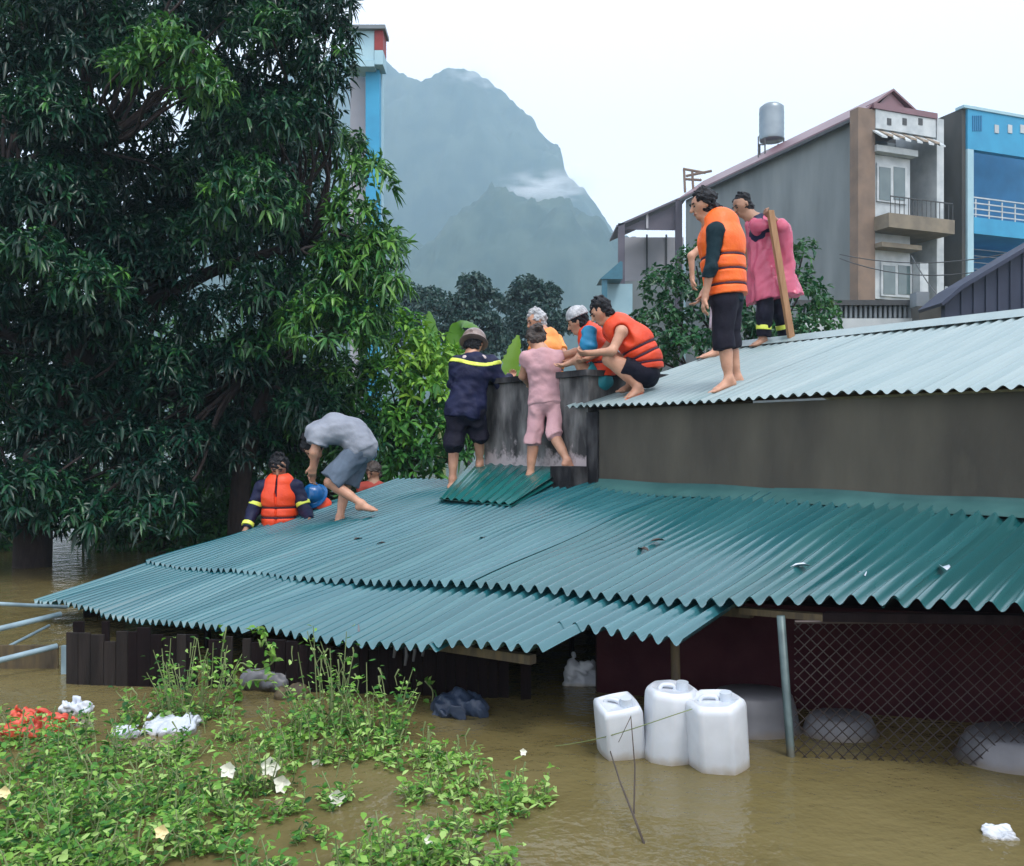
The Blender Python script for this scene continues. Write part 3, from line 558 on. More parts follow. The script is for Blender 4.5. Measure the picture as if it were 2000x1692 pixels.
B = Frame(1886, 37.5, (.935,.355), 'bright blue painted townhouse with open balconies', 'house', 'blue_townhouse')
zb_ = B.tz(1886, 213)[1]; BW = 7.0
B.box(-.2, .0, .0, 6.5, -2, zb_, 'side_wall', m_hdark)
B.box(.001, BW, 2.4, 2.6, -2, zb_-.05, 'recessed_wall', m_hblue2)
B.box(.001, BW, -.1, .18, B.tz(1886, 292)[1], zb_-.02, 'parapet', m_hblue)
B.box(-.25, BW, -.15, .3, zb_-.019, zb_+.1, 'parapet_cap', m_hpale)
for k in range(3):
    for x in (1938, 1964, 1988)[k:k+1]: B.pbox(x, 246, x+8, 262, -.13, -.101, 'vent_slot', m_hwhite)
for x in range(5): B.pbox(1895+x*4, 228, 1897+x*4, 258, -.125, -.101, 'vent_bar', m_hblue2)
B.box(.001, .34, -.1, .3, -2, B.tz(1886, 292)[1]-.003, 'column', m_hpale)
for (y0, y1) in ((424, 456), (600, 630)): B.box(.341, BW, -.12, 2.39, B.tz(1886, y1)[1], B.tz(1886, y0)[1], 'balcony_slab', m_hblue)
z1_, z0_ = B.tz(1895, 384)[1], B.tz(1895, 424)[1]
for k in range(4): z = z0_+(z1_-z0_)*(k+.6)/3.6; B.box(.341, BW, -.05, .0, z-.05, z, 'rail', m_hwhite)
for k in range(9): B.box(.5+k*.75, .56+k*.75, -.04, -.005, z0_, z1_-.1, 'baluster', m_hwhite)
w = B.box(1.0, 2.4, 2.32, 2.398, B.tz(1895, 424)[1]+.1, B.tz(1895, 340)[1], 'door', m_dgrey)
for a0 in (1.1, 1.55, 2.0): B.box(a0, a0+.3, 2.29, 2.318, B.tz(1895, 415)[1]+.2, B.tz(1895, 350)[1], 'pane', m_glass, w)
for k in range(6):
    z = B.tz(1895, 480+k*13)[1]; B.box(.36, BW, .4, .44, z-.03, z, 'grille_bar', m_dgrey)

nv = thing('dark_gable', 'dark navy tin gable end rising behind the pale roof', 'shed', P(1960,864,21)*V(1,1,0))
m = MB(); m.prism([P(1846,590,21), P(1876,560,21), P(2003,486,21), P(2180,388,21), P(2300,470,21), P(2300,700,21), P(1846,700,21)], V(0,.2,0)); m.out('gable_wall', m_navytin, nv)
m = MB(); m.prism([P(1838,592,20.7), P(1880,556,20.7), P(2006,481,20.7), P(2182,381,20.7), P(2182,390,20.7), P(2006,489,20.7), P(1882,564,20.7), P(1842,597,20.7)], V(0,1.2,0)); m.out('roof', m_navytin, nv)
for k in range(12):
    px = 1878+k*24; m = MB(); a_ = P(px, 700, 20.95); b_ = P(px, 562-(px-1876)*.565, 20.95); m.box(V(a_[0],20.96,a_[2]), V(.05,0,0), V(0,.03,0), V(0,0,b_[2]-a_[2])); m.out('rib', m_navytin, nv)
bl_ = thing('baluster_parapet', 'white parapet with dark balusters and a tin coping', 'parapet', P(1720,864,24)*V(1,1,0))
def dbox(x0, y0, x1, y1, d, th, nm, mt, par):
    a_ = P(x0, y1, d); b_ = P(x1, y0, d); m = MB(); m.box(V(a_[0],d,a_[2]), V(b_[0]-a_[0],0,0), V(0,th,0), V(0,0,b_[2]-a_[2])); return m.out(nm, mt, par)
dbox(1560, 586, 1792, 596, 24, .6, 'coping', m_iron, bl_); dbox(1560, 622, 1850, 700, 24.05, .4, 'wall', m_hwhite, bl_)
dbox(1560, 596, 1792, 622, 24.4, .1, 'dark_band', m_hdark, bl_)  # dark band of wall behind the balusters
for k in range(24): dbox(1564+k*9.6, 597, 1568.5+k*9.6, 621, 24.1, .08, 'baluster', m_dgrey, bl_)
cl = thing('roof_clutter', 'heap of dark junk and poles on the parapet roof', 'junk', P(1815,640,23)*V(1,1,0)+V(0,0,ZP(640,23)))
for (x0, y0, x1, y1, d) in ((1795,598,1840,640,23.2), (1838,606,1880,640,23.5), (1790,570,1815,598,23.6), (1842,586,1874,592,23.1)): dbox(x0, y0, x1, y1, d, .4, 'crate', m_hdark if y0 > 590 else m_dgrey, cl)
pl = MB(); pl.tube([P(1846,650,22.8), P(1848,560,22.8)], .035, 6); pl.out('pole', m_hwhite, cl)

twt = thing('tower_house', 'pale blue tower house with a maroon roof corner behind the mango tree', 'house', P(700,864,35)*V(1,1,0))
def tbx(x0, y0, x1, y1, d, th, nm, mt): return dbox(x0, y0, x1, y1, d, th, nm, mt, twt)
tbx(680, 56, 731, 118, 33.4, .9, 'top_storey', m_hpale); tbx(731.3, 56, 748, 98, 33.35, .9, 'red_corner', M('dull_red_paint', (.25,.03,.03), rough=.7)); tbx(731.3, 98.3, 748, 126, 33.35, .9, 'corner_band', m_hpale)
tbx(672, 48, 752, 55.7, 33.2, 1.1, 'roof_slab', m_dgrey); tbx(672, 118.3, 731, 130, 33.3, .95, 'ledge', m_hpale)
tbx(714, 130.3, 741, 900, 33.8, .5, 'column', m_hblue); tbx(684, 130.3, 713.7, 900, 34.6, 3, 'wall', m_palewall); tbx(741.3, 126.3, 746, 900, 34.2, .5, 'wall', m_hpale)

# sagging cables between the houses
for (p, q, d0_, d1_, sag) in (((1640,497),(2010,486),30,26,.35), ((1640,505),(2010,508),30,25,.5), ((1780,500),(1850,600),30,23,.1)):
    a_, b_ = P(*p, d0_), P(*q, d1_); t_ = thing('power_cable', 'thin sagging cable strung between the townhouses', 'cable', (a_+b_)/2, 'cables between the townhouses')
    m = MB(); m.tube([a_+(b_-a_)*u-V(0,0,sag*4*u*(1-u)) for u in np.linspace(0,1,12)], .018, 5); m.out('strand', m_iron, t_, True)

# ------------------------------------------------------------------ foliage
def norm(a): return a/np.maximum(np.linalg.norm(a, axis=-1, keepdims=True), 1e-9)
TRI = np.array([(0,1,2),(0,2,3),(1,4,5),(1,5,2),(2,5,6),(2,6,3),(4,7,5),(5,7,6)])
def leaf_mesh(base, d, up, L, W, droop, fold=.3, rnd=None, wide=.42):
    """folded, drooping leaves, eight triangles each"""
    base, d, up = (np.asarray(q, float) for q in (base, d, up)); N = len(base); d = norm(d)
    s = norm(np.cross(d, up)); n = np.cross(s, d)
    L = np.broadcast_to(L, N)[:,None]; W = np.broadcast_to(W, N)[:,None]; dr = np.broadcast_to(droop, N)[:,None]
    def at(t): return base+d*L*t-V(0,0,1)*dr*L*t*t
    q1, q2, q3 = at(wide*.8), at(wide*.8+.36), at(1.)
    v = np.stack([base, q1-s*W*.5+n*W*fold, q1, q1+s*W*.5+n*W*fold, q2-s*W*.42+n*W*fold*.8, q2, q2+s*W*.42+n*W*fold*.8, q3], 1)
    f = (np.arange(N)[:,None,None]*8+TRI[None]).reshape(-1, 3)
    rnd = rng.random(N) if rnd is None else rnd
    return v.reshape(-1, 3), f, np.repeat(rnd, 8)
def sph(n): return norm(rng.normal(size=(n, 3)))
def whorls(pos, out, k, L, W, droop, jit=.7, spread=(22,118), tone=None):
    """k leaves round each twig end"""
    N = len(pos); o = norm(out); a = norm(np.cross(o, V(.3,.2,1)+.2*rng.normal(size=(N,3)))); b = np.cross(o, a)
    ph = rng.random((N, 1))*6.28+np.arange(k)[None]*2.4; th = np.radians(rng.uniform(*spread, (N, k)))
    d = np.cos(th)[...,None]*o[:,None]+np.sin(th)[...,None]*(np.cos(ph)[...,None]*a[:,None]+np.sin(ph)[...,None]*b[:,None])
    d = norm(d+jit*.4*rng.normal(size=d.shape)).reshape(-1, 3)
    base = np.repeat(pos, k, 0)+d*.01; M_ = len(base)
    up = norm(np.repeat(o, k, 0)*.6+V(0,0,1)*.7+.25*rng.normal(size=(M_,3)))
    t = np.repeat(tone if tone is not None else rng.random(N), k)
    keep = rng.random(M_) < np.repeat(rng.uniform(.45, 1.0, N), k); sz = np.repeat(rng.uniform(.7, 1.2, N), k)[keep]; base, d, up, t = base[keep], d[keep], up[keep], t[keep]; M_ = len(base)
    return leaf_mesh(base, d, up, sz*L*rng.uniform(.55,1.15,M_), W*rng.uniform(.7,1.2,M_), droop*rng.uniform(.4,1.4,M_), rnd=np.clip(t*.75+.25*rng.random(M_), 0, 1))
def cat(parts):
    v = []; f = []; r = []; n = 0
    for a, b, c in parts: v.append(a); f.append(b+n); r.append(c); n += len(a)
    return np.concatenate(v), np.concatenate(f), np.concatenate(r)
def lobes_leaves(lobes, dens, k, L, W, droop, shell=.55, squash=.85, fill=.5, **kw):
    ps, os_, ts = [], [], []
    for (c, r, tone) in lobes:
        n = int(dens*r*r); u = sph(n); u[:,2] = np.where(u[:,2] < -.5, -u[:,2]*.6, u[:,2])
        rad = r*np.where(rng.random(n) < fill, rng.uniform(shell, 1.0, n), rng.uniform(.92, 1.08, n))
        ps.append(c+u*rad[:,None]*V(1,1,squash)); os_.append(u+V(0,0,.15)); ts.append(np.clip(tone+.18*rng.normal(size=n), 0, 1))
    return whorls(np.concatenate(ps), np.concatenate(os_), k, L, W, droop, tone=np.concatenate(ts), **kw)
def inpoly(x, y, poly):
    c = False; j = len(poly)-1
    for i in range(len(poly)):
        (xi, yi), (xj, yj) = poly[i], poly[j]
        if (yi > y) != (yj > y) and x < (xj-xi)*(y-yi)/(yj-yi)+xi: c = not c
        j = i
    return c
def limb(m, p, q, r0, r1, wob=.1, n=6):
    p, q = np.asarray(p, float), np.asarray(q, float); pts = [p+(q-p)*t+(wob*np.linalg.norm(q-p)*.4*math.sin(t*math.pi))*rng.normal(size=3) if 0 < t < 1 else p+(q-p)*t for t in np.linspace(0, 1, 4)]
    pts = bez(pts, 4); m.tube(pts, list(np.linspace(r0, r1, len(pts))), n)

# --- the big mango tree
mango = thing('mango_tree', 'huge dark mango tree with long drooping leaves above the shed', 'tree', (-6.25, 11.6, 0))
outline = [(-260,-160),(640,-160),(600,0),(605,60),(600,150),(590,245),(680,300),(735,330),(735,410),(775,470),(770,560),(735,640),(700,690),(705,760),(760,830),(700,900),(560,905),(440,900),(420,985),(330,1050),(200,1045),(60,1010),(-260,1000)]
lob = []; tries = 0
while len(lob) < 92 and tries < 9000:
    tries += 1; px, py = rng.uniform(-240, 780), rng.uniform(-150, 1040)
    if not inpoly(px, py, outline): continue
    d = rng.uniform(10.6, 13.4)
    if px > 420 and py > 820: d = rng.uniform(12.3, 13.6)
    r = rng.uniform(.38, .62); c = P(px, py, d)
    if any(np.linalg.norm(c-q[0]) < .62*(r+q[1]) for q in lob): continue
    edge = min(abs(px-680), 400)/400
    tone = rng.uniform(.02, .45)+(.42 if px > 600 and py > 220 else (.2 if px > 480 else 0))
    lob.append((c, r, tone))
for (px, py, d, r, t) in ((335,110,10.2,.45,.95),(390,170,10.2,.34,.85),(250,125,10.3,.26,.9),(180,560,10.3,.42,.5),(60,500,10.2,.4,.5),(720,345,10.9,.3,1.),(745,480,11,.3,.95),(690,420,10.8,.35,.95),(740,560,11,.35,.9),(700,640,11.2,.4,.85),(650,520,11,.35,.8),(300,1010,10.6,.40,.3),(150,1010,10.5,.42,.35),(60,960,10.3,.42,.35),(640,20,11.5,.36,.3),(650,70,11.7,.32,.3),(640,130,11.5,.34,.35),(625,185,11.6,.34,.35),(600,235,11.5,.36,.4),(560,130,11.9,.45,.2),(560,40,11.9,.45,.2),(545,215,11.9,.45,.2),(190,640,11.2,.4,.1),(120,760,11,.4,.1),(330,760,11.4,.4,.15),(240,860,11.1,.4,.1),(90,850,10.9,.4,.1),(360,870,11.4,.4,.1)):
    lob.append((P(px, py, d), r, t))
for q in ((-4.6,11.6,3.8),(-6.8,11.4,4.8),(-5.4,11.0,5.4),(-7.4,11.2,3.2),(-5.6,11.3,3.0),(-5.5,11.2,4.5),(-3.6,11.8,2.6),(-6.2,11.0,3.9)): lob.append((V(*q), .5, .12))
back = []
while len(back) < 46:
    px, py = rng.uniform(-240, 700), rng.uniform(-160, 930)
    if inpoly(px+30, py, outline): back.append((P(px, py, rng.uniform(14, 15.5)), rng.uniform(.7, 1.0), .12))
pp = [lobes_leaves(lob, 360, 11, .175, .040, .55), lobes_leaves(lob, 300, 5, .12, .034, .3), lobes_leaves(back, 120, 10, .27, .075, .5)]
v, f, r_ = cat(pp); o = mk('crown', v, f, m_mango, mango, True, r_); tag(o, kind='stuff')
m = MB(); base = V(-6.25, 11.6, -3.1); tips = []
trunk = [base, V(-6.2,11.6,.3), V(-6.1,11.7,1.6), V(-5.6,11.9,3.0)]
m.tube(bez(trunk, 5), list(np.linspace(.26, .17, 16)), 12); m.out('trunk', m_bark, mango, True)
forks = [V(-4.6,12.2,3.8), V(-6.8,12,4.8), V(-3.6,12.4,2.6), V(-5.4,11.6,5.4), V(-7.6,11.8,3.2), V(-2.9,12.6,4.4)]
m = MB()
for q in forks: limb(m, trunk[-1] if q[2] > 3 else trunk[2], q, .12, .06, .12, 8)
for (c, r, t) in lob+back[::2]:
    j = min(forks, key=lambda q: np.linalg.norm(q-c)); limb(m, j, c, .035, .012, .18, 5)
m.out('limb', m_bark, mango, True)
tr2 = thing('leaning_tree', 'second dark leaning tree half hidden under the mango leaves', 'tree', (-3.9, 12.6, 0))
m = MB(); m.tube(bez([V(-3.9,12.6,-3.1), V(-3.85,12.6,.5), V(-3.6,12.5,1.8), V(-3.1,12.5,2.9)], 5), list(np.linspace(.17,.09,16)), 10); m.out('trunk', m_bark, tr2, True)

# --- lush plants behind the shed, between mango and cistern
def bushy(name, label, cat_, lobes, mat, dens, k, L, W, droop, trunk_at, tr_r=.06, group=None, **kw):
    t = thing(name, label, cat_, (trunk_at[0], trunk_at[1], 0), group)
    v, f, r_ = lobes_leaves(lobes, dens, k, L, W, droop, **kw); o = mk('crown', v, f, mat, t, True, r_); tag(o, kind='stuff')
    m = MB(); b_ = V(trunk_at[0], trunk_at[1], -3.1); top = np.mean([c for c, r, q in lobes], 0)
    limb(m, b_, V(top[0]*.5+b_[0]*.5, b_[1], top[2]*.55), tr_r, tr_r*.7, .03, 8); j = V(top[0]*.5+b_[0]*.5, b_[1], top[2]*.55)
    for (c, r, q) in lobes: limb(m, j, c, tr_r*.5, tr_r*.15, .12, 5)
    m.out('trunk', m_bark, t, True); return t
def L3(*a): return [(P(px, py, d), r, t) for (px, py, d, r, t) in a]
bushy('leafy_shrub', 'bright green leafy shrub between the mango tree and the standing firefighter', 'shrub',
      L3((770,650,13.2,.45,.7),(820,690,13,.42,.95),(760,740,13,.5,.6),(830,770,12.8,.42,.95),(790,830,12.8,.45,.6),(850,850,12.6,.4,.55),(860,720,13.4,.4,1.),(740,860,13,.45,.5),(810,905,12.6,.4,.4),(690,800,13.4,.5,.5),(885,800,13.2,.35,.5)), m_under, 330, 8, .17, .06, .35, P(800,864,13.2))
bushy('dark_undergrowth', 'dark wet undergrowth below the mango tree behind the bending man', 'shrub',
      L3((480,860,14,.7,.1),(590,830,14,.7,.2),(690,890,13.6,.5,.35),(560,930,13.5,.6,.1),(640,960,13.2,.5,.1),(420,950,14,.6,.05),(770,930,12.9,.4,.3),(900,900,13.0,.45,.3),(940,860,13.2,.4,.4),(520,740,14.5,.8,.1)), m_under, 170, 8, .19, .065, .4, P(600,864,14))
bushy('low_hedge', 'loose dark hedge closing the far side of the flooded yard', 'hedge',
      L3(*[(-300+k*85, 965+25*math.sin(k), 18+.5*math.sin(k*2), .9, .1) for k in range(13)],*[(-300+k*100, 860+25*math.sin(k*2), 19+.5*math.sin(k*2), 1.2, .1) for k in range(12)],*[(x, y, 15.5, .5, .1) for x, y in ((-60,1040),(10,1060),(40,1000),(215,1040),(290,1060),(370,1050),(440,1030),(510,1020),(400,990),(470,970),(430,1060),(330,1010),(110,985))],*[(-300+k*120, 740+25*math.sin(k*2), 20, 1.3, .1) for k in range(8)]), m_under, 60, 8, .28, .10, .4, P(200,864,17))
bushy('waterside_bush', 'dark bush standing in the flood between the two trunks', 'bush',
      L3((185,1035,13.6,.42,.08),(240,1060,13.4,.4,.1),(300,1045,13.5,.45,.08),(360,1060,13.3,.42,.1),(420,1040,13.5,.45,.08),(470,1010,13.6,.45,.1),(330,1000,13.8,.5,.05),(215,985,13.8,.5,.05)), m_under, 300, 8, .16, .05, .4, P(320,864,13.6))
bushy('waterside_bush', 'dark bush in the flood beside the mango trunk, away from the shed', 'bush',
      L3((-70,1030,13.6,.45,.08),(-10,1060,13.4,.4,.1),(30,1030,13.9,.42,.05),(-40,980,13.9,.5,.05)), m_under, 300, 8, .16, .05, .4, P(-20,864,13.6))
# --- citrus tree behind the standing men
bushy('citrus_tree', 'dense dark green citrus tree behind the men on the pale roof', 'tree',
      L3((1290,640,14.6,.50,.4),(1300,560,14.8,.42,.45),(1360,520,14.8,.42,.5),(1350,600,14.4,.5,.3),(1420,560,14.6,.5,.3),(1330,690,14.2,.5,.3),(1480,620,14.4,.5,.35),(1540,520,14.8,.36,.6),(1560,580,14.5,.44,.5),(1590,640,14.4,.42,.55),(1520,660,14.2,.5,.3),(1430,660,14.2,.5,.3),(1610,600,14.9,.22,.6),(1390,470,15,.22,.6),(1275,700,14.6,.4,.4),(1570,490,15,.22,.6)), m_citrus, 430, 7, .125, .058, .25, P(1420,864,14.6), .09)
# --- trees in the haze
bushy('hazy_tree', 'dark round hazy tree below the hill, taller of two', 'tree',
      L3((925,560,44,.75,.4),(905,600,44,.9,.3),(950,590,44.5,.8,.3),(880,610,45,.7,.4),(930,640,43.5,1.2,.3),(870,660,44,1.1,.2),(850,600,45,.5,.4),(960,680,44,1.2,.2)), m_far, 260, 6, .26, .15, .2, P(920,864,44.5), .16, 'hazy trees below the hill')
bushy('hazy_tree', 'broad hazy tree below the hill beside the lean-to', 'tree',
      L3((1030,570,47,.9,.4),(1060,590,47,.9,.3),(1005,600,47.5,.9,.3),(1075,570,48,.5,.5),(1045,640,46,1.3,.2),(1000,660,46.5,1.2,.2),(1100,640,46.5,.9,.3),(1120,615,48,.5,.4)), m_far, 260, 6, .26, .15, .2, P(1040,864,47.5), .16, 'hazy trees below the hill')
bushy('hazy_tree', 'low hazy scrub crown beside the mango tree edge', 'tree',
      L3((800,600,50,1.4,.4),(770,650,50,1.6,.3),(840,590,51,.9,.5),(700,640,52,1.8,.3)), m_far, 180, 6, .3, .17, .2, P(790,864,51), .16, 'hazy trees below the hill')
# --- banana plants
def banana(label, base, leaves_, group='banana plants'):
    t = thing('banana_plant', label, 'banana plant', (base[0], base[1], 0), group)
    for (tip, width, mid) in leaves_:
        top = V(base[0], base[1], base[2]); pts = np.array(bez([top, mid, tip], 16)); N = len(pts); v = []; f = []
        for i, p in enumerate(pts):
            u = i/(N-1); w_ = width*math.sin(math.pi*min(.08+.92*u, .985))**.6*(.25 if u < .12 else 1); tg = unit(pts[min(i+1,N-1)]-pts[max(i-1,0)])
            s_ = unit(np.cross(tg, V(.2,-.75,.55))); n_ = np.cross(s_, tg)
            rag = 1-.34*rng.random()
            v += [p-s_*w_*.5*rag-n_*w_*.12, p, p+s_*w_*.5*(1-.34*rng.random())-n_*w_*.12]
        for i in range(N-1): f += [(i*3,i*3+1,i*3+4,i*3+3),(i*3+1,i*3+2,i*3+5,i*3+4)]
        mk('leaf', v, np.array(f), m_banana, t, True, np.full(len(v), rng.random()))
    m = MB(); m.tube([V(base[0],base[1],-3.1), V(base[0],base[1],.5), base], [.11,.09,.05], 9); m.out('stem', m_banana if False else m_palestem, t, True)
d = 15.5
banana('banana plant with broad yellow-green leaves behind the shed', P(862,760,d), [(P(838,608,d),.36,P(846,680,d)),(P(935,640,d-.3),.30,P(895,640,d)),(P(800,660,d-.2),.30,P(822,680,d)),(P(915,700,d-.5),.26,P(890,690,d)),(P(780,735,d-.4),.28,P(815,705,d))])
d = 10.9
banana('banana plant with one leaf arching over the cistern', P(1000,800,d), [(P(1012,655,d),.27,P(998,720,d)),(P(975,720,d-.1),.2,P(990,745,d)),(P(1045,690,d+.2),.2,P(1020,735,d))])

# ------------------------------------------------------------------ people: one continuous skin per body, grown from a distance field
class SDF:
    def __init__(s, lo, hi, h):
        s.h = h; s.lo = np.asarray(lo, float); s.n = np.ceil((np.asarray(hi)-s.lo)/h).astype(int)+1
        s.F = np.full(s.n, 9., np.float32); s.ax = [s.lo[i]+h*np.arange(s.n[i]) for i in range(3)]
    def blk(s, lo, hi):
        a = np.clip(np.floor((lo-s.lo)/s.h).astype(int), 0, s.n); b = np.clip(np.ceil((hi-s.lo)/s.h).astype(int)+1, 0, s.n)
        return tuple(slice(a[i], b[i]) for i in range(3))
    def pts(s, B): return [s.ax[0][B[0]][:,None,None], s.ax[1][B[1]][None,:,None], s.ax[2][B[2]][None,None,:]]
    def cap(s, A, B_, ra, rb=None, side=None, da=None, db=None, k=.02, flat=(0,0), op='+'):
        """capsule from A to B with radii ra, rb; elliptical when side and depth radii are given; flat ends for hems"""
        A, B_ = np.asarray(A, float), np.asarray(B_, float); rb = ra if rb is None else rb; da = ra if da is None else da; db = rb if db is None else db
        R_ = max(ra, rb, da, db)+k+2*s.h; B = s.blk(np.minimum(A, B_)-R_, np.maximum(A, B_)+R_)
        if any(q.stop <= q.start for q in B): return s
        X, Y, Z = s.pts(B); ab_ = B_-A; L = max(np.linalg.norm(ab_), 1e-6); u = ab_/L
        if side is None: side = np.cross(u, V(.31,.77,.55))
        sd = unit(side-u*np.dot(side, u)); fr = np.cross(u, sd)
        x, y, z = X-A[0], Y-A[1], Z-A[2]
        ta = x*u[0]+y*u[1]+z*u[2]; t = np.clip(ta/L, 0, 1)
        w = ra+(rb-ra)*t; d = da+(db-da)*t; mn = np.minimum(w, d)
        qs = (x*sd[0]+y*sd[1]+z*sd[2])/w; qf = (x*fr[0]+y*fr[1]+z*fr[2])/d; qa = (ta-t*L)/mn
        if flat[0] or flat[1]:
            qa = np.where((ta < 0) & bool(flat[0]) | (ta > L) & bool(flat[1]), 0, qa)
        D = (np.sqrt(qs*qs+qf*qf+qa*qa)-1)*mn
        if flat[0]: D = np.maximum(D, -ta)
        if flat[1]: D = np.maximum(D, ta-L)
        F = s.F[B]
        if op == '+':
            if k > 0: hh = np.maximum(k-np.abs(F-D), 0)/k; s.F[B] = np.minimum(F, D)-hh*hh*k*.25
            else: s.F[B] = np.minimum(F, D)
        else:
            if k > 0: hh = np.maximum(k-np.abs(F+D), 0)/k; s.F[B] = np.maximum(F, -D)+hh*hh*k*.25
            else: s.F[B] = np.maximum(F, -D)
        return s
    def half(s, p, n, op='keep'):                   # keep the side of the plane the normal points away from
        X, Y, Z = s.pts((slice(None),)*3); n = unit(n); s.F = np.maximum(s.F, ((X-p[0])*n[0]+(Y-p[1])*n[1]+(Z-p[2])*n[2]).astype(np.float32)); return s
    def rough(s, amp, fr, seed=0, axis=None):       # folds and creases
        r = np.random.default_rng(seed); X, Y, Z = s.pts((slice(None),)*3); a = 0
        for i in range(5):
            q = unit(r.normal(size=3)); q = q if axis is None else unit(q-axis*np.dot(q, axis)*.96)
            f_ = fr*(.6+.4*i); a = a+np.sin((X*q[0]+Y*q[1]+Z*q[2])*f_+r.random()*6.28+1.5*np.sin((X*q[1]-Y*q[2]+Z*q[0])*f_*.4))/(1+.5*i)
        s.F = s.F+(amp*.5*a).astype(np.float32); return s
    def mesh(s):
        F = s.F; S = F < 0; c = np.zeros(np.array(F.shape)-1, np.int8)
        off = [(i, j, k) for i in (0,1) for j in (0,1) for k in (0,1)]; n = c.shape
        for (i, j, k) in off: c += S[i:i+n[0], j:j+n[1], k:k+n[2]]
        idx = np.argwhere((c > 0) & (c < 8)); ids = np.full(n, -1, np.int64); ids[tuple(idx.T)] = np.arange(len(idx))
        acc = np.zeros((len(idx), 3)); cnt = np.zeros(len(idx)); g = {o: F[idx[:,0]+o[0], idx[:,1]+o[1], idx[:,2]+o[2]] for o in off}
        for o in off:
            for a in range(3):
                if o[a]: continue
                p = list(o); p[a] = 1; f0, f1 = g[o], g[tuple(p)]; m_ = (f0 < 0) != (f1 < 0); t = np.where(m_, f0/np.where(m_, f0-f1, 1), 0)
                q = np.array(o, float)[None]+np.eye(3)[a][None]*t[:,None]; acc += q*m_[:,None]; cnt += m_
        v = s.lo+(idx+acc/cnt[:,None])*s.h; fs = []
        for a in range(3):
            b, c_ = (a+1) % 3, (a+2) % 3; sl0 = [slice(None)]*3; sl1 = [slice(None)]*3; sl0[a] = slice(0, -1); sl1[a] = slice(1, None)
            A, B = S[tuple(sl0)], S[tuple(sl1)]
            for fl in (False, True):
                e = np.argwhere((A & ~B) if not fl else (~A & B))
                e = e[(e[:,b] > 0) & (e[:,c_] > 0) & (e[:,b] < n[b]) & (e[:,c_] < n[c_])]
                if not len(e): continue
                def q(db_, dc): z = e.copy(); z[:,b] -= db_; z[:,c_] -= dc; return ids[tuple(z.T)]
                Q = np.stack([q(1,1), q(0,1), q(0,0), q(1,0)], 1); fs.append(Q[:, ::-1] if fl else Q)
        return v, np.concatenate(fs)

def obj_sdf(name, S, mat, parent):
    v, f = S.mesh(); return mk(name, v, f, mat, parent, True)

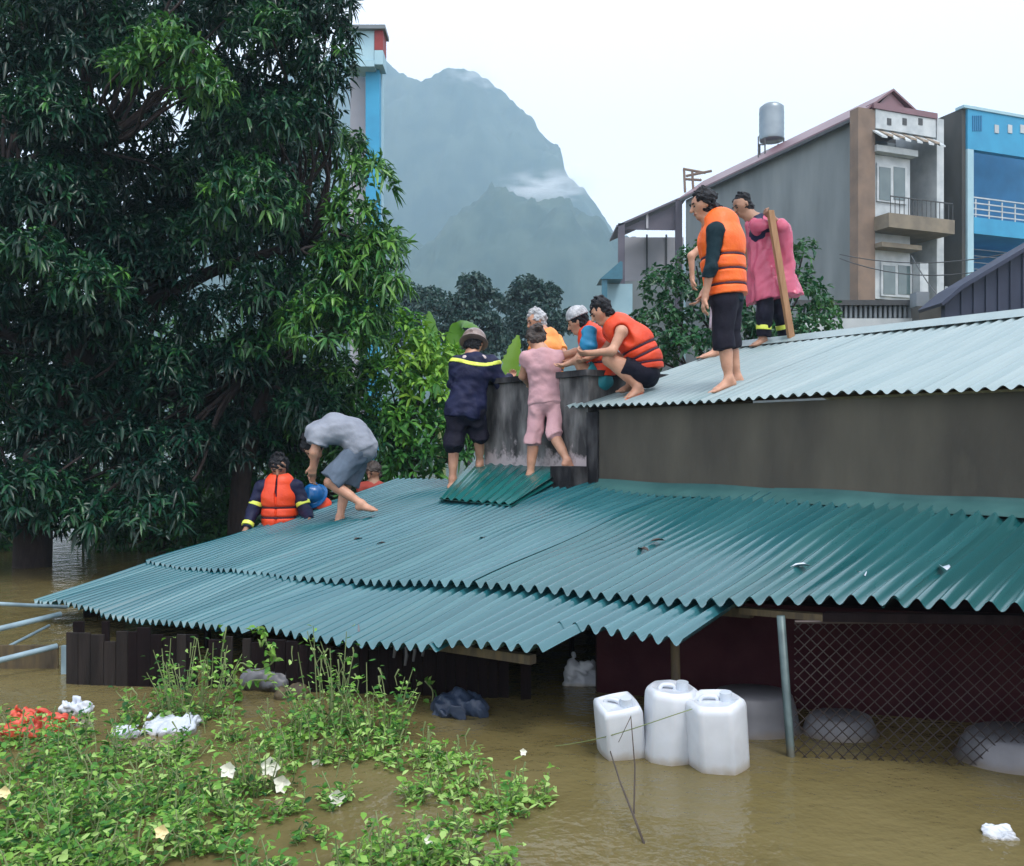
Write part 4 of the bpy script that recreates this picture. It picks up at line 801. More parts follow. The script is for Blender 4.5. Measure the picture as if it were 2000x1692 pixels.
m_lips = M('lips', (.36,.13,.11), rough=.45)
class Person:
    """joints are given as photo pixels plus a depth offset; sizes follow the body scale"""
    def __init__(s, D, J, label, scale=1., front=(0,1,0), face=(0,1,0), skin=None, hup=(0,0,1), curl=.5, name='person', group=None, grip=None, bare=True, hk=1.08):
        s.hk = hk
        s.D, s.k = D, scale; s.J = {}
        for n, q in J.items(): s.J[n] = P(q[0], q[1], D+(q[2] if len(q) > 2 else 0))
        s.front, s.face, s.hup = unit(V(*front)), unit(V(*face)), unit(V(*hup)); s.skin = skin or m_skin; s.curl = curl; s.grip = grip or {}
        J = s.J
        lo = np.min(list(J.values()), 0)-.26*scale; hi = np.max(list(J.values()), 0)+.26*scale; s.lo, s.hi = lo, hi
        base = J['pel'].copy(); base[2] = lo[2]+.2*scale
        if 'anl' in J: base[2] = min(J['tol'][2], J['tor'][2])
        s.t = thing(name, label, 'person', base, group)
        s.side = unit(J['shr']-J['shl']); s.hs = unit(J['hir']-J['hil'])
        s.f2 = s.front
    def new(s, h=.009, lo=None, hi=None): return SDF(s.lo if lo is None else lo, s.hi if hi is None else hi, h)
    def spine(s):
        J = s.J; nb = (J['shl']+J['shr'])/2+unit(J['nek']-J['pel'])*.02
        return [J['pel']]+[J[q] for q in ('sp1','sp2') if q in J]+[nb]
    def torso(s, S, inf=0, hemdrop=0, flat=0, bulk=1.):
        k = s.k; sp = s.spine(); n = len(sp)-1
        ts = np.linspace(0, 1, n+1); ww = np.interp(ts, [0,.35,.75,1], [.155,.130,.150,.10])*k*bulk+inf; dd = np.interp(ts, [0,.35,.75,1], [.108,.092,.105,.075])*k*bulk+inf
        if n == 1:
            q = [sp[0], sp[0]+(sp[1]-sp[0])*.38, sp[0]+(sp[1]-sp[0])*.78, sp[1]]; ww = V(.155,.130,.152,.11)*k*bulk+inf; dd = V(.108,.092,.106,.08)*k*bulk+inf; sp = q; n = 3
        for i in range(n):
            sd = s.hs*(1-(i+.5)/n)+s.side*((i+.5)/n); S.cap(sp[i], sp[i+1], ww[i], ww[i+1], sd, dd[i], dd[i+1], k=.05)
        return sp
    def arm(s, S, sd, inf=0, a0=0., a1=2., k=.03, flat=0):
        J = s.J; sh, el, wr = J['sh'+sd], J['el'+sd], J['wr'+sd]; q = s.k; r = [.054*q, .040*q, .040*q, .026*q]
        if a1 <= 1: S.cap(sh, sh+(el-sh)*a1, r[0]+inf, r[0]+(r[1]-r[0])*a1+inf*1.3, k=k, flat=(0,flat))
        else:
            S.cap(sh, el, r[0]+inf, r[1]+inf, k=k); S.cap(el, el+(wr-el)*(a1-1), r[2]+inf, r[2]+(r[3]-r[2])*(a1-1)+inf, k=k, flat=(0,flat))
    def leg(s, S, sd, inf=0, a1=2., k=.04, flat=0, flare=0):
        J = s.J; hp, kn, an = J['hi'+sd], J['kn'+sd], J['an'+sd]; q = s.k; r = [.088*q, .056*q, .054*q, .036*q]
        if a1 <= 1: S.cap(hp, hp+(kn-hp)*a1, r[0]+inf, r[0]+(r[1]-r[0])*a1+inf+flare, k=k, flat=(0,flat))
        else:
            S.cap(hp, kn, r[0]+inf, r[1]+inf+flare*.6, k=k)
            e = kn+(an-kn)*(a1-1); S.cap(kn, e, r[2]+inf+flare*.6, r[2]+(r[3]-r[2])*(a1-1)+inf+flare, k=k, flat=(0,flat))
            if inf == 0:
                c = kn+(an-kn)*.28-s.legback(sd)*.018*q; S.cap(c, kn+(an-kn)*.62, .046*q, .034*q, k=.04)
    def legback(s, sd):
        J = s.J; fd = J['to'+sd]-J['an'+sd]; return unit(fd*V(1,1,0))
    def hand(s, S, sd):
        J = s.J; q = s.k; wr = J['wr'+sd]; hd = unit(J['ha'+sd]-wr) if 'ha'+sd in J else unit(wr-J['el'+sd])
        lat = np.cross(hd, s.front if abs(np.dot(hd, s.front)) < .85 else V(0,0,1)); lat = unit(lat); pn = np.cross(lat, hd)
        body = (J['shl']+J['shr'])/2
        if np.dot(pn, body-wr) < 0: pn = -pn
        cu = s.grip.get(sd, s.curl)
        S.cap(wr-hd*.01*q, wr+hd*.03*q, .026*q, .034*q, lat, .021*q, .018*q, k=.02); S.cap(wr+hd*.025*q, wr+hd*.082*q, .034*q, .038*q, lat, .017*q, .014*q, k=.015)
        for o_, l_ in ((-.030,.066),(-.010,.077),(.011,.074),(.031,.060)):
            b_ = wr+hd*.085*q+lat*o_*q; d1 = unit(hd*math.cos(cu)+pn*math.sin(cu)+lat*o_*1.2); e = b_+d1*l_*.5*q; d2 = unit(hd*math.cos(cu*2.1)+pn*math.sin(cu*2.1)+lat*o_*1.2)
            S.cap(b_-hd*.01, e, .0098*q, .0092*q, k=.006); S.cap(e, e+d2*l_*.5*q, .0092*q, .008*q, k=.004)
        b_ = wr+hd*.028*q-lat*.026*q; d1 = unit(hd*.75-lat*.6+pn*.35); e = b_+d1*.045*q; S.cap(b_, e, .014*q, .0115*q, k=.012); S.cap(e, e+unit(hd*.95-lat*.15+pn*.4)*.032*q, .0112*q, .009*q, k=.005)
    def foot(s, S, sd):
        J = s.J; q = s.k; an, to = J['an'+sd], J['to'+sd]; fd = unit(to-an); dn = V(0,0,-1.); h_ = unit(to*V(1,1,0)-an*V(1,1,0)) if np.linalg.norm((to-an)[:2]) > .03 else s.front
        heel = an+dn*.035*q-h_*.03*q; lat = np.cross(V(0,0,1), h_); tip = to
        ball = heel+(tip-heel)*.72
        S.cap(an, heel, .036*q, .032*q, k=.02); S.cap(heel, ball, .032*q, .043*q, lat, .030*q, .022*q, k=.02); S.cap(an, ball, .034*q, .03*q, lat, .034*q, .02*q, k=.03)
        for i, o_ in enumerate((-.032,-.016,0,.015,.029)):
            S.cap(ball+lat*o_*q, ball+(tip-ball)*(1.0-.12*abs(i-1))+lat*o_*1.05*q, .0125*q if i else .0145*q, .010*q, k=.008)
    def headframe(s):
        f = s.face; u = unit(s.hup-f*np.dot(s.hup, f)); return s.J['hed'], f, u, np.cross(f, u)
    @property
    def kh(s): return s.k*s.hk
    def head(s, S):
        c, f, u, sd = s.headframe(); q = s.kh
        S.cap(c+(.030*u-.014*f)*q, c+(.031*u-.013*f)*q, .077*q, .077*q, sd, .092*q, .092*q, k=.02)
        S.cap(c+(.03*u+.02*f)*q, c+(.0*u+.03*f)*q, .068*q, .066*q, sd, .062*q, .058*q, k=.03)
        S.cap(c+(-.01*u+.025*f)*q, c+(-.078*u+.050*f)*q, .062*q, .034*q, sd, .056*q, .034*q, k=.03)
        S.cap(c+(.012*u+.083*f)*q, c+(-.026*u+.106*f)*q, .009*q, .014*q, k=.012)
        S.cap(c+(-.056*u+.078*f-.016*sd)*q, c+(-.056*u+.078*f+.016*sd)*q, .010*q, k=.008)
        for e in (-1, 1):
            S.cap(c+(.010*u-.012*f+e*.076*sd)*q, c+(-.022*u-.010*f+e*.077*sd)*q, .017*q, .012*q, f, .010*q, .009*q, k=.008)
            S.cap(c+(.024*u+.076*f+e*.018*sd)*q, c+(.022*u+.066*f+e*.05*sd)*q, .009*q, k=.012)
            S.cap(c+(.002*u+.094*f+e*.032*sd)*q, c+(.002*u+.095*f+e*.032*sd)*q, .013*q, k=.01, op='-')
        S.cap(c+(-.04*u-.02*f)*q, s.J['nek'], .054*q, .058*q, k=.04)
        S.cap(s.J['nek'], s.spine()[-1], .060*q, .085*q, k=.05)
    def build_body(s, h=.0075, legs=True):
        S = s.new(h); s.torso(S, 0)
        for sd in 'lr':
            S.cap(s.spine()[-1], s.J['sh'+sd], .062*s.k, .054*s.k, k=.05); s.arm(S, sd); s.hand(S, sd)
            if legs: s.leg(S, sd); s.foot(S, sd)
        s.head(S); o = obj_sdf('body', S, s.skin, s.t); s.body = o
        c, f, u, sd = s.headframe(); q = s.kh
        for e in (-1, 1):
            T = SDF(c+(.002*u+.078*f+e*.032*sd)*q-.02, c+(.002*u+.078*f+e*.032*sd)*q+.02, .003); p = c+(.002*u+.079*f+e*.032*sd)*q
            T.cap(p-.006*sd*q, p+.006*sd*q, .0085*q, k=0); obj_sdf('eye', T, m_eye, s.t)
            b_ = c+(.026*u+.086*f+e*.032*sd)*q; T = SDF(b_-.04, b_+.04, .003); T.cap(b_-(.016*sd)*q, b_+(.016*sd)*q, .006*q, k=0); obj_sdf('eyebrow', T, m_hair, s.t)
        b_ = c+(-.056*u+.086*f)*q; T = SDF(b_-.04, b_+.04, .003); T.cap(b_-(.018*sd)*q, b_+(.018*sd)*q, .0065*q, k=0); obj_sdf('lips', T, m_lips, s.t)
        return s
    def hair(s, mat=None, th=.017, long_=0, bun=False, rough=.012, seed=0):
        c, f, u, sd = s.headframe(); q = s.kh; S = SDF(c-.2*q, c+.2*q, .0065)
        S.cap(c+(.036*u-.016*f)*q, c+(.036*u-.015*f)*q, (.077+th)*q, None, sd, (.094+th)*q, None, k=.01)
        S.cap(c+(.015*u-.030*f)*q, c+(-.040*u-.046*f)*q, (.070+th)*q, (.056+th)*q, sd, (.062+th)*q, (.042+th)*q, k=.03)
        if bun: S.cap(c+(.05*u-.11*f)*q, c+(.055*u-.115*f)*q, .038*q, k=.02)
        S.cap(c+(-.062*u+.112*f-.12*sd)*q, c+(-.062*u+.112*f+.12*sd)*q, .098*q, k=.015, op='-')
        S.rough(rough, 60, seed); S.rough(rough*.6, 150, seed+3); return obj_sdf('hair', S, mat or m_hair, s.t)
    def shirt(s, mat, inf=.016, sleeve=.6, nm='shirt', seed=1, fold=.010, hem=None, bulk=1.):
        S = s.new(); s.torso(S, inf, bulk=bulk)
        J = s.J; dn = unit(s.spine()[0]-s.spine()[1])
        S.cap(J['pel']-dn*.06, J['pel']+dn*(.05 if hem is None else hem), .16*s.k+inf, .165*s.k+inf, s.hs, .115*s.k+inf, .12*s.k+inf, k=.04, flat=(0,1))
        for sd in 'lr':
            S.cap(s.spine()[-1], J['sh'+sd], .060*s.k+inf, .056*s.k+inf, k=.05)
            if sleeve > 0: s.arm(S, sd, inf, a1=sleeve, flat=1)
        S.rough(fold, 30, seed); S.rough(fold*.25, 60, seed+9)
        S.cap(J['nek']+unit(J['nek']-s.spine()[-1])*.05, J['nek']-unit(J['nek']-s.spine()[-1])*.005, .075*s.k, .068*s.k, k=.01, op='-')
        for sd in 'lr':
            if sleeve == 0: d_ = unit(J['el'+sd]-J['sh'+sd]); S.cap(J['sh'+sd]+d_*.05, J['sh'+sd]+d_*.25, .075, .08, k=.01, op='-')
        return obj_sdf(nm, S, mat, s.t)
    def trousers(s, mat, a1=.95, inf=.018, flare=.015, nm='shorts', seed=2, fold=.010, top=None, kk=.05):
        S = s.new(); J = s.J; up = unit(s.spine()[1]-s.spine()[0])
        S.cap(J['pel']-up*.02, J['pel']+up*(.09 if top is None else top), .158*s.k+inf, .142*s.k+inf, s.hs, .112*s.k+inf, .10*s.k+inf, k=.05, flat=(0,1))
        for sd in 'lr': s.leg(S, sd, inf, a1=a1, flat=1, flare=flare, k=kk)
        S.rough(fold, 28, seed); S.rough(fold*.25, 60, seed+9); return obj_sdf(nm, S, mat, s.t)
    def vest(s, mat, straps=(.22,.42,.60), t0=.05, inf=.055, seed=3, back=True, collar=False, mstrap=None):
        """buoyancy vest: foam shell with arm holes, neck opening, quilted rows and webbing"""
        J = s.J; k = s.k; sp = s.spine(); a, b = sp[0], sp[-1]; up = unit(b-a); L = np.linalg.norm(b-a)
        def shell(extra, cut=True):
            S = s.new(.008); 
            if len(sp) == 2:
                q = [a+up*t0*L, a+up*.45*L, a+up*.8*L, b+up*.02]; ww = V(.160,.150,.158,.125)*k+inf*.8; dd = V(.112,.108,.118,.088)*k+inf
            else:
                q = [sp[0]+(sp[1]-sp[0])*.2]+sp[1:]; ww = np.linspace(.160,.140,len(q))*k+inf*.8; dd = np.linspace(.112,.10,len(q))*k+inf
            for i in range(len(q)-1): S.cap(q[i], q[i+1], ww[i]+extra, ww[i+1]+extra, s.side, dd[i]+extra, dd[i+1]+extra, k=.04, flat=(i == 0, 0))
            for sd in 'lr': S.cap(b+(J['sh'+sd]-b)*.2, b+(J['sh'+sd]-b)*.62+up*.0, .075*k+extra, .062*k+extra, k=.03)
            if collar: S.cap(J['nek']-s.f2*.075*k, J['nek']-s.f2*.08*k+up*.05, .07*k, .06*k, s.side, .03, .025, k=.03)
            nk = J['nek']; S.cap(nk-up*.03, nk+up*.2, .072*k, .078*k, k=.02, op='-')
            fr = s.f2-up*np.dot(s.f2, up); fr = unit(fr)
            S.cap(nk-up*.03+fr*.06*k, nk+fr*.16*k-up*.16*k, .055*k, .01, k=.02, op='-')
            for sd in 'lr':
                d_ = unit(J['el'+sd]-J['sh'+sd]); o_ = unit((J['sh'+sd]-b)-up*np.dot(J['sh'+sd]-b, up)); S.cap(J['sh'+sd]+o_*.005, J['sh'+sd]+o_*.05-up*.10*k, .072*k, .066*k, k=.02, op='-'); S.cap(J['sh'+sd]+d_*.02, J['sh'+sd]+d_*.22, .066*k, .06*k, k=.015, op='-')
            return S
        S = shell(0); S.rough(.006, 26, seed); X, Y, Z = S.pts((slice(None),)*3)
        if len(sp) == 2: T = ((X-a[0])*up[0]+(Y-a[1])*up[1]+(Z-a[2])*up[2])/L
        else:
            best = None
            for i in range(len(sp)-1):
                e = sp[i+1]-sp[i]; l2 = e@e; t = np.clip(((X-sp[i][0])*e[0]+(Y-sp[i][1])*e[1]+(Z-sp[i][2])*e[2])/l2, 0, 1)
                d_ = (X-sp[i][0]-t*e[0])**2+(Y-sp[i][1]-t*e[1])**2+(Z-sp[i][2]-t*e[2])**2; val = (i+t)/(len(sp)-1)
                best = (d_, val) if best is None else (np.minimum(best[0], d_), np.where(d_ < best[0], val, best[1]))
            T = best[1]
        fr = unit(s.f2-up*np.dot(s.f2, up)); sd_ = unit(np.cross(up, fr)); side_c = (X-a[0])*sd_[0]+(Y-a[1])*sd_[1]+(Z-a[2])*sd_[2]; frc = (X-a[0])*fr[0]+(Y-a[1])*fr[1]+(Z-a[2])*fr[2]
        g = 0
        for t in straps: g = g+.020*np.exp(-((T-t)*L/.013)**2)
        g = g+.022*np.exp(-(side_c/.009)**2)*(frc > .02)
        if not back: pass
        S.F = S.F+g.astype(np.float32) if hasattr(g, 'astype') else S.F
        o = obj_sdf('life_vest', S, mat, s.t)
        for t in straps:
            Q = shell(-.007); Q.F = np.maximum(Q.F, (np.abs(T-t)*L-.011).astype(np.float32))
            try: w_ = obj_sdf('strap', Q, mstrap or m_strap, s.t); w_.parent = o
            except Exception: pass
        return o
    def band(s, A, B_, ra, rb, t, w, mat, nm='reflective_band', side=None, da=None, db=None):
        """ring of tape round a limb or the trunk at fraction t"""
        A, B_ = np.asarray(A), np.asarray(B_); u = unit(B_-A); c = A+(B_-A)*t; r = ra+(rb-ra)*t; d_ = r if da is None else da+(db-da)*t
        S = SDF(c-max(r, d_)-.05, c+max(r, d_)+.05, .006); S.cap(c-u*w/2, c+u*w/2, r, r, side, d_, d_, k=0, flat=(1,1)); return obj_sdf(nm, S, mat, s.t)

# man in orange vest standing on the upper roof
d0 = UR(1418, 762)[1]
p = Person(d0, dict(hed=(1373,401), nek=(1388,436), shl=(1398,452,-.17), shr=(1416,452,.17), ell=(1388,524,-.20), wrl=(1377,582,-.16), hal=(1371,612,-.15), elr=(1402,524,.22), wrr=(1372,575,.20),
    pel=(1418,578), hil=(1414,590,-.085), hir=(1424,590,.085), knl=(1413,668,-.07), anl=(1424,741,-.06), tol=(1386,768,-.10), knr=(1424,668,.12), anr=(1440,738,.14), tor=(1402,762,.12)),
    'person in bright orange life vest and dark sleeves standing barefoot at the roof edge', .99, (-1,-.05,0), (-1,-.05,-.28), hup=(-.2,0,1))
p.build_body(); p.hair(rough=.016); p.shirt(m_sleeve, sleeve=1.32); p.trousers(m_darkshort, a1=1.18, inf=.022, flare=.02); p.vest(m_orange, straps=(.14,.36,.57), t0=.0, inf=.075)
# person hidden behind him, bare foot forward
d1 = UR(1400, 697)[1]
p = Person(d1, dict(hed=(1398,425), nek=(1404,452), shl=(1388,468,-.12), shr=(1416,466,.15), ell=(1350,500,-.14), wrl=(1352,545,-.10), elr=(1425,520,.18), wrr=(1420,570,.12), pel=(1412,572), hil=(1406,582,-.07), hir=(1420,582,.08),
    knl=(1400,636,-.08), anl=(1398,686,-.05), tol=(1362,699,-.10), knr=(1432,640,.08), anr=(1440,690,.10), tor=(1414,697,.06)), 'person in a pale lilac outfit mostly hidden behind the man in the bright orange vest', .93, (-1,-.1,0), (-1,0,-.3))
p.build_body(.009); p.hair(); p.shirt(m_lilac, sleeve=.4); p.trousers(m_lilac, a1=1.1)
# man in the pink rain cape with a pole
d2 = UR(1512, 672)[1]
p = Person(d2, dict(hed=(1450,402), nek=(1466,424), shl=(1478,440,-.17), shr=(1492,438,.16), ell=(1528,446,-.24), wrl=(1508,424,-.30), hal=(1498,418,-.30), elr=(1462,490,.1), wrr=(1468,540,.1), pel=(1500,545), hil=(1496,556,-.08), hir=(1508,556,.08),
    knl=(1494,612,-.08), anl=(1490,662,-.06), tol=(1466,676,-.10), knr=(1524,612,.10), anr=(1534,660,.14), tor=(1516,671,.06)), 'person in a long pink plastic rain cape leaning on a wooden pole', 1.0, (-1,-.15,0), (-1,-.2,-.5), hup=(-.5,0,1), curl=1.1, skin=m_skin2)
p.build_body(.009); p.hair(th=.011); p.shirt(m_navy, sleeve=.6, inf=.014); p.trousers(m_black, a1=1.9, inf=.02, flare=.015, nm='trousers')
for sd in 'lr': p.band(p.J['kn'+sd], p.J['an'+sd], .088, .077, .55, .05, m_refl)
S = SDF(p.lo-.15, p.hi+.15, .009); J = p.J
S.cap(P(1490,452,d2), P(1514,584,d2), .185, .290, (1,0,0), .165, .26, k=.05, flat=(0,1))
S.cap(P(1470,440,d2), P(1497,436,d2), .085, .085, k=.06); S.cap(J['shl'], J['ell'], .080, .072, k=.07); S.cap(J['ell'], J['wrl']+(J['ell']-J['wrl'])*.30, .072, .058, k=.04, flat=(0,1)); S.cap(J['ell']-V(0,0,.02), P(1540,520,d2-.1), .07, .06, k=.08)
S.rough(.020, 34, 5, axis=V(.1,0,.99)); S.rough(.004, 60, 6); S.cap(J['nek']+V(-.03,0,.10), J['nek']+V(-.01,0,.01), .08, .07, k=.02, op='-'); obj_sdf('rain_cape', S, m_poncho, p.t)
stick = thing('wooden_pole', 'squared wooden pole held upright by the person in the pink cape', 'pole', P(1546,678,d2-.36))
m = MB(); a_, b_ = P(1546,682,d2-.32), P(1501,410,d2-.36); m.box(a_, V(.062,.01,0), V(-.01,.05,0), b_-a_); m.out('shaft', m_polewood, stick)
# squatting man in red-orange vest
d3 = UR(1245, 772)[1]
p = Person(d3, dict(hed=(1174,610), nek=(1196,632), shl=(1214,648,-.17), shr=(1208,646,.17), sp1=(1258,700), sp2=(1242,668), ell=(1196,686,-.24), wrl=(1150,690,-.16), hal=(1132,690,-.14), elr=(1182,684,.20), wrr=(1148,700,.12),
    pel=(1262,728), hil=(1258,730,-.09), hir=(1256,728,.09), knl=(1189,703,-.15), anl=(1246,756,-.14), tol=(1222,778,-.20), knr=(1198,696,.16), anr=(1234,750,.14), tor=(1206,765,.06)), 'person in red-orange life vest squatting barefoot and reaching out one arm', 1.0, (-.8,-.1,-.5), (-.85,-.1,-.55), hup=(-.6,0,.8), curl=.9)
p.build_body(.008); p.hair(); p.trousers(m_black, a1=.62, inf=.02); p.vest(m_orange2, straps=(.22,.40,.56), inf=.06, collar=True)
for sd in 'l': S = SDF(p.J['to'+sd]-.35, p.J['to'+sd]+.35, .008); h_ = unit((p.J['tol']-p.J['anl'])*V(1,1,0)); q_ = p.J['anl']+V(0,0,-.070)-h_*.05; S.cap(q_, p.J['tol']-V(0,0,.022)+h_*.02, .045, .048, np.cross(V(0,0,1), h_), .012, .011, k=0); obj_sdf('sandal', S, m_sandal, p.t)
# crouching helper with blue pack
d4 = d3+.35
p = Person(d4, dict(hed=(1128,630), nek=(1142,648), shl=(1148,664,-.17), shr=(1162,662,.17), sp1=(1176,706), sp2=(1166,684), ell=(1128,704,-.18), wrl=(1106,712,-.10), elr=(1132,700,.16), wrr=(1108,706,.14), pel=(1176,742), hil=(1172,744,-.09), hir=(1174,742,.09),
    knl=(1136,716,-.14), anl=(1160,764,-.12), tol=(1140,780,-.15), knr=(1140,712,.15), anr=(1164,760,.13), tor=(1146,772,.1)), 'person in orange life vest and white cap crouching with a blue pack', .92, (-.85,.1,-.4), (-.9,.1,-.4), hup=(-.4,0,.9))
p.build_body(.009); p.hair(); p.vest(m_orange2, straps=(.3,.55), inf=.05, collar=True); p.trousers(m_teal, a1=.8, inf=.02)
c, f_, u_, s_ = p.headframe(); S = SDF(c-.22, c+.22, .007); S.cap(c+.055*u_-.02*f_, c+.056*u_-.019*f_, .112, None, s_, .124, None, k=0); S.half(c+.045*u_, -u_); obj_sdf('cap', S, m_hairw, p.t)
S = SDF(P(1150,662,d4-.22)-.3, P(1150,662,d4-.22)+.3, .008); S.cap(P(1151,650,d4-.23), P(1151,674,d4-.23), .082, .085, (1,0,0), .07, .075, k=0); S.rough(.012, 36, 3); obj_sdf('pack', S, m_blue, p.t)
bag = thing('blue_bag', 'bright blue plastic bag set down beside the squatting person', 'bag', UR(1172,776))
q_ = UR(1172, 774)+V(0,-.05,0); S = SDF(q_-.3, q_+.35, .008); S.cap(q_+V(0,0,.05), q_+V(-.01,0,.17), .115, .085, (1,0,0), .09, .05, k=0); S.cap(q_+V(-.05,0,.17), q_+V(-.07,0,.22), .02, .012, k=.03); S.cap(q_+V(.05,0,.17), q_+V(.06,0,.22), .02, .012, k=.03); S.rough(.03, 34, 8); obj_sdf('sack', S, m_bluebag, bag)
# white-haired man behind the cistern
d5 = 10.35
p = Person(d5, dict(hed=(1047,628), nek=(1062,650), shl=(1048,668,-.12), shr=(1088,666,.14), ell=(1030,710,-.16), wrl=(1040,738,-.2), elr=(1108,704,-.1), wrr=(1122,696,-.32), pel=(1076,752), hil=(1066,756,-.07), hir=(1086,756,.07), knl=(1050,748,-.35), anl=(1056,776,-.1), tol=(1046,784,-.2), knr=(1096,746,-.30), anr=(1100,778,-.05), tor=(1090,784,-.15)),
    'white-haired person in a faded orange vest crouching on the cistern', .98, (-.6,-.5,-.2), (-.9,-.3,-.35), hup=(-.3,0,1))
p.build_body(.009); p.hair(m_hairw, th=.020, rough=.02); p.shirt(m_orangep, sleeve=.5, inf=.015); p.vest(m_orangep, straps=(.3,.55), inf=.045); p.trousers(m_darkshort, a1=.9)
# woman in pink
d6 = LR(1032, 950)[1]-.12
p = Person(d6, dict(hed=(1046,662,.06), nek=(1056,684), shl=(1030,700), shr=(1090,699), ell=(1021,735,.10), wrl=(1034,752,.26), elr=(1124,688,.02), wrr=(1158,684,-.02), har=(1170,683,0), pel=(1068,786), hil=(1052,796), hir=(1084,796), knl=(1041,858,.0), anl=(1036,926,0), tol=(1018,951,-.06),
    knr=(1082,846,-.10), anr=(1108,900,-.24), tor=(1122,915,-.20)), 'person in a matching pink top and cropped trousers, seen from behind on the green sheet', .97, (.12,1,-.1), (-.3,1,-.55), hup=(0,.4,1), curl=.7)
p.build_body(.008); p.hair(m_hairbrown, bun=True, th=.014); p.shirt(m_pinkcl, sleeve=.28, inf=.018, hem=.0, fold=.011); p.trousers(m_pinkcl, a1=1.12, inf=.016, flare=.020, nm='trousers', fold=.014, top=.14, kk=.02)
# firefighter from behind
d7 = LR(884, 952)[1]-.10
p = Person(d7, dict(hed=(926,672,.10), nek=(921,694,.04), shl=(893,712), shr=(957,711), ell=(888,752,.08), wrl=(905,775,.30), elr=(978,752,.05), wrr=(996,738,.30), pel=(910,800,-.02), hil=(895,808), hir=(927,808), knl=(886,866,0), anl=(884,936,0), tol=(881,953,-.05),
    knr=(936,850,.05), anr=(937,903,.14), tor=(941,917,.2)), 'firefighter in navy jacket, shorts and dull helmet, seen from behind', 1.06, (.25,1,-.15), (.2,1,-.5), hup=(0,.35,1), curl=.9)
p.build_body(.009); p.hair(); p.shirt(m_navy, sleeve=1.85, inf=.036, hem=.10, nm='jacket', fold=.015); p.trousers(m_black, a1=1.04, inf=.034, flare=.03, fold=.016)
sp = p.spine()
J = p.J; S = p.new(.008); p.torso(S, .042)
for sd in 'lr': S.cap(sp[-1], J['sh'+sd], .060*p.k+.042, .056*p.k+.042, k=.05); p.arm(S, sd, .042, a1=.8)
S.rough(.022, 30, 1); X, Y, Z = S.pts((slice(None),)*3); zc = P(930,709,d7)[2]; S.F = np.maximum(S.F, (np.abs(Z-zc+.03*np.sin((X-J['pel'][0])*9))-.022).astype(np.float32)); obj_sdf('reflective_band', S, m_refl, p.t)
S = p.new(.008); S.cap(sp[-1]+V(-.09,-.06,.035), sp[-1]+V(.10,-.06,.035), .040, .040, k=0); S.cap(sp[-1]+V(-.09,-.06,.035), sp[-1]+V(-.15,-.02,-.02), .036, k=.02); S.cap(sp[-1]+V(.10,-.06,.035), sp[-1]+V(.15,-.02,-.03), .036, k=.02); obj_sdf('collar', S, m_silver, p.t)
def helmet(p, mat, brim=.135):
    c, f, u, sd = p.headframe(); q = p.kh; S = SDF(c-.26*q, c+.26*q, .0065)
    S.cap(c+(.035*u-.01*f)*q, c+(.042*u-.01*f)*q, .118*q, None, sd, .138*q, None, k=0); S.half(c+.002*q*u, -u)
    S.cap(c+(.0*u-.015*f)*q, c+(.018*u-.015*f)*q, .142*q, .128*q, sd, .168*q, .15*q, k=.02, flat=(1,1)); S.cap(c+(.075*u-.13*f)*q, c+(.15*u-.0*f)*q, .012*q, .014*q, k=.02); S.cap(c+(.15*u)*q, c+(.09*u+.12*f)*q, .014*q, k=.02)
    S.cap(c+(-.05*u)*q, c+(.03*u)*q, .085*q, .09*q, k=.005, op='-'); return obj_sdf('helmet', S, mat, p.t)
helmet(p, m_helmet)
# grey-clad man bending down
d8 = LR(664, 1024)[1]
p = Person(d8, dict(hed=(612,872,.02), nek=(616,853,.02), shl=(624,850,-.16), shr=(628,846,.17), sp1=(690,846), sp2=(655,838), ell=(613,884,-.18), wrl=(611,910,-.14), elr=(618,890,.18), wrr=(612,925,.1), pel=(706,874), hil=(702,880,-.09), hir=(706,878,.09),
    knl=(645,942,-.14), anl=(706,984,-.16), tol=(738,997,-.20), knr=(676,944,.10), anr=(664,1010,.02), tor=(652,1030,-.06)), 'barefoot person in grey t-shirt and slate shorts bending far down', 1.0, (-.5,0,-.85), (-.45,-.1,-.9), hup=(-.9,0,.3), curl=.6)
p.build_body(.008); p.hair(); p.shirt(m_grey, sleeve=.55, inf=.042, hem=.03, fold=.010, bulk=1.12); p.trousers(m_greydk, a1=.96, inf=.026, flare=.04, fold=.016, top=.02)
# firefighter in vest standing in the flood beyond the roof edge
d9 = LR(545, 1035)[1]+.45
p = Person(d9, dict(hed=(545,912), nek=(546,938), shl=(512,952), shr=(580,952), ell=(494,1000,-.05), wrl=(478,1040,-.22), hal=(466,1058,-.26), elr=(598,1000,-.05), wrr=(606,1020,-.3), pel=(546,1062), hil=(530,1070), hir=(562,1070), knl=(530,1150,-.03), anl=(530,1225,0), tol=(528,1240,-.18), knr=(562,1150,-.03), anr=(562,1225,0), tor=(564,1240,-.18)),
    'firefighter in navy uniform and orange vest standing in the flood beyond the roof', 1.0, (0,-1,-.1), (.05,-1,-.6), hup=(0,-.4,1), skin=m_skin2)
p.build_body(.009); p.hair(th=.016); p.shirt(m_navy, sleeve=1.8, inf=.024, nm='jacket'); p.vest(m_orange2, straps=(.28,.46,.63), t0=-.05, inf=.05, mstrap=m_strap); p.trousers(m_navy, a1=1.9, nm='trousers')
J = p.J; p.band(J['shl'], J['ell'], .085, .075, .66, .045, m_refl); p.band(J['ell'], J['wrl'], .072, .06, .62, .045, m_refl); p.band(J['shr'], J['elr'], .085, .075, .66, .045, m_refl)
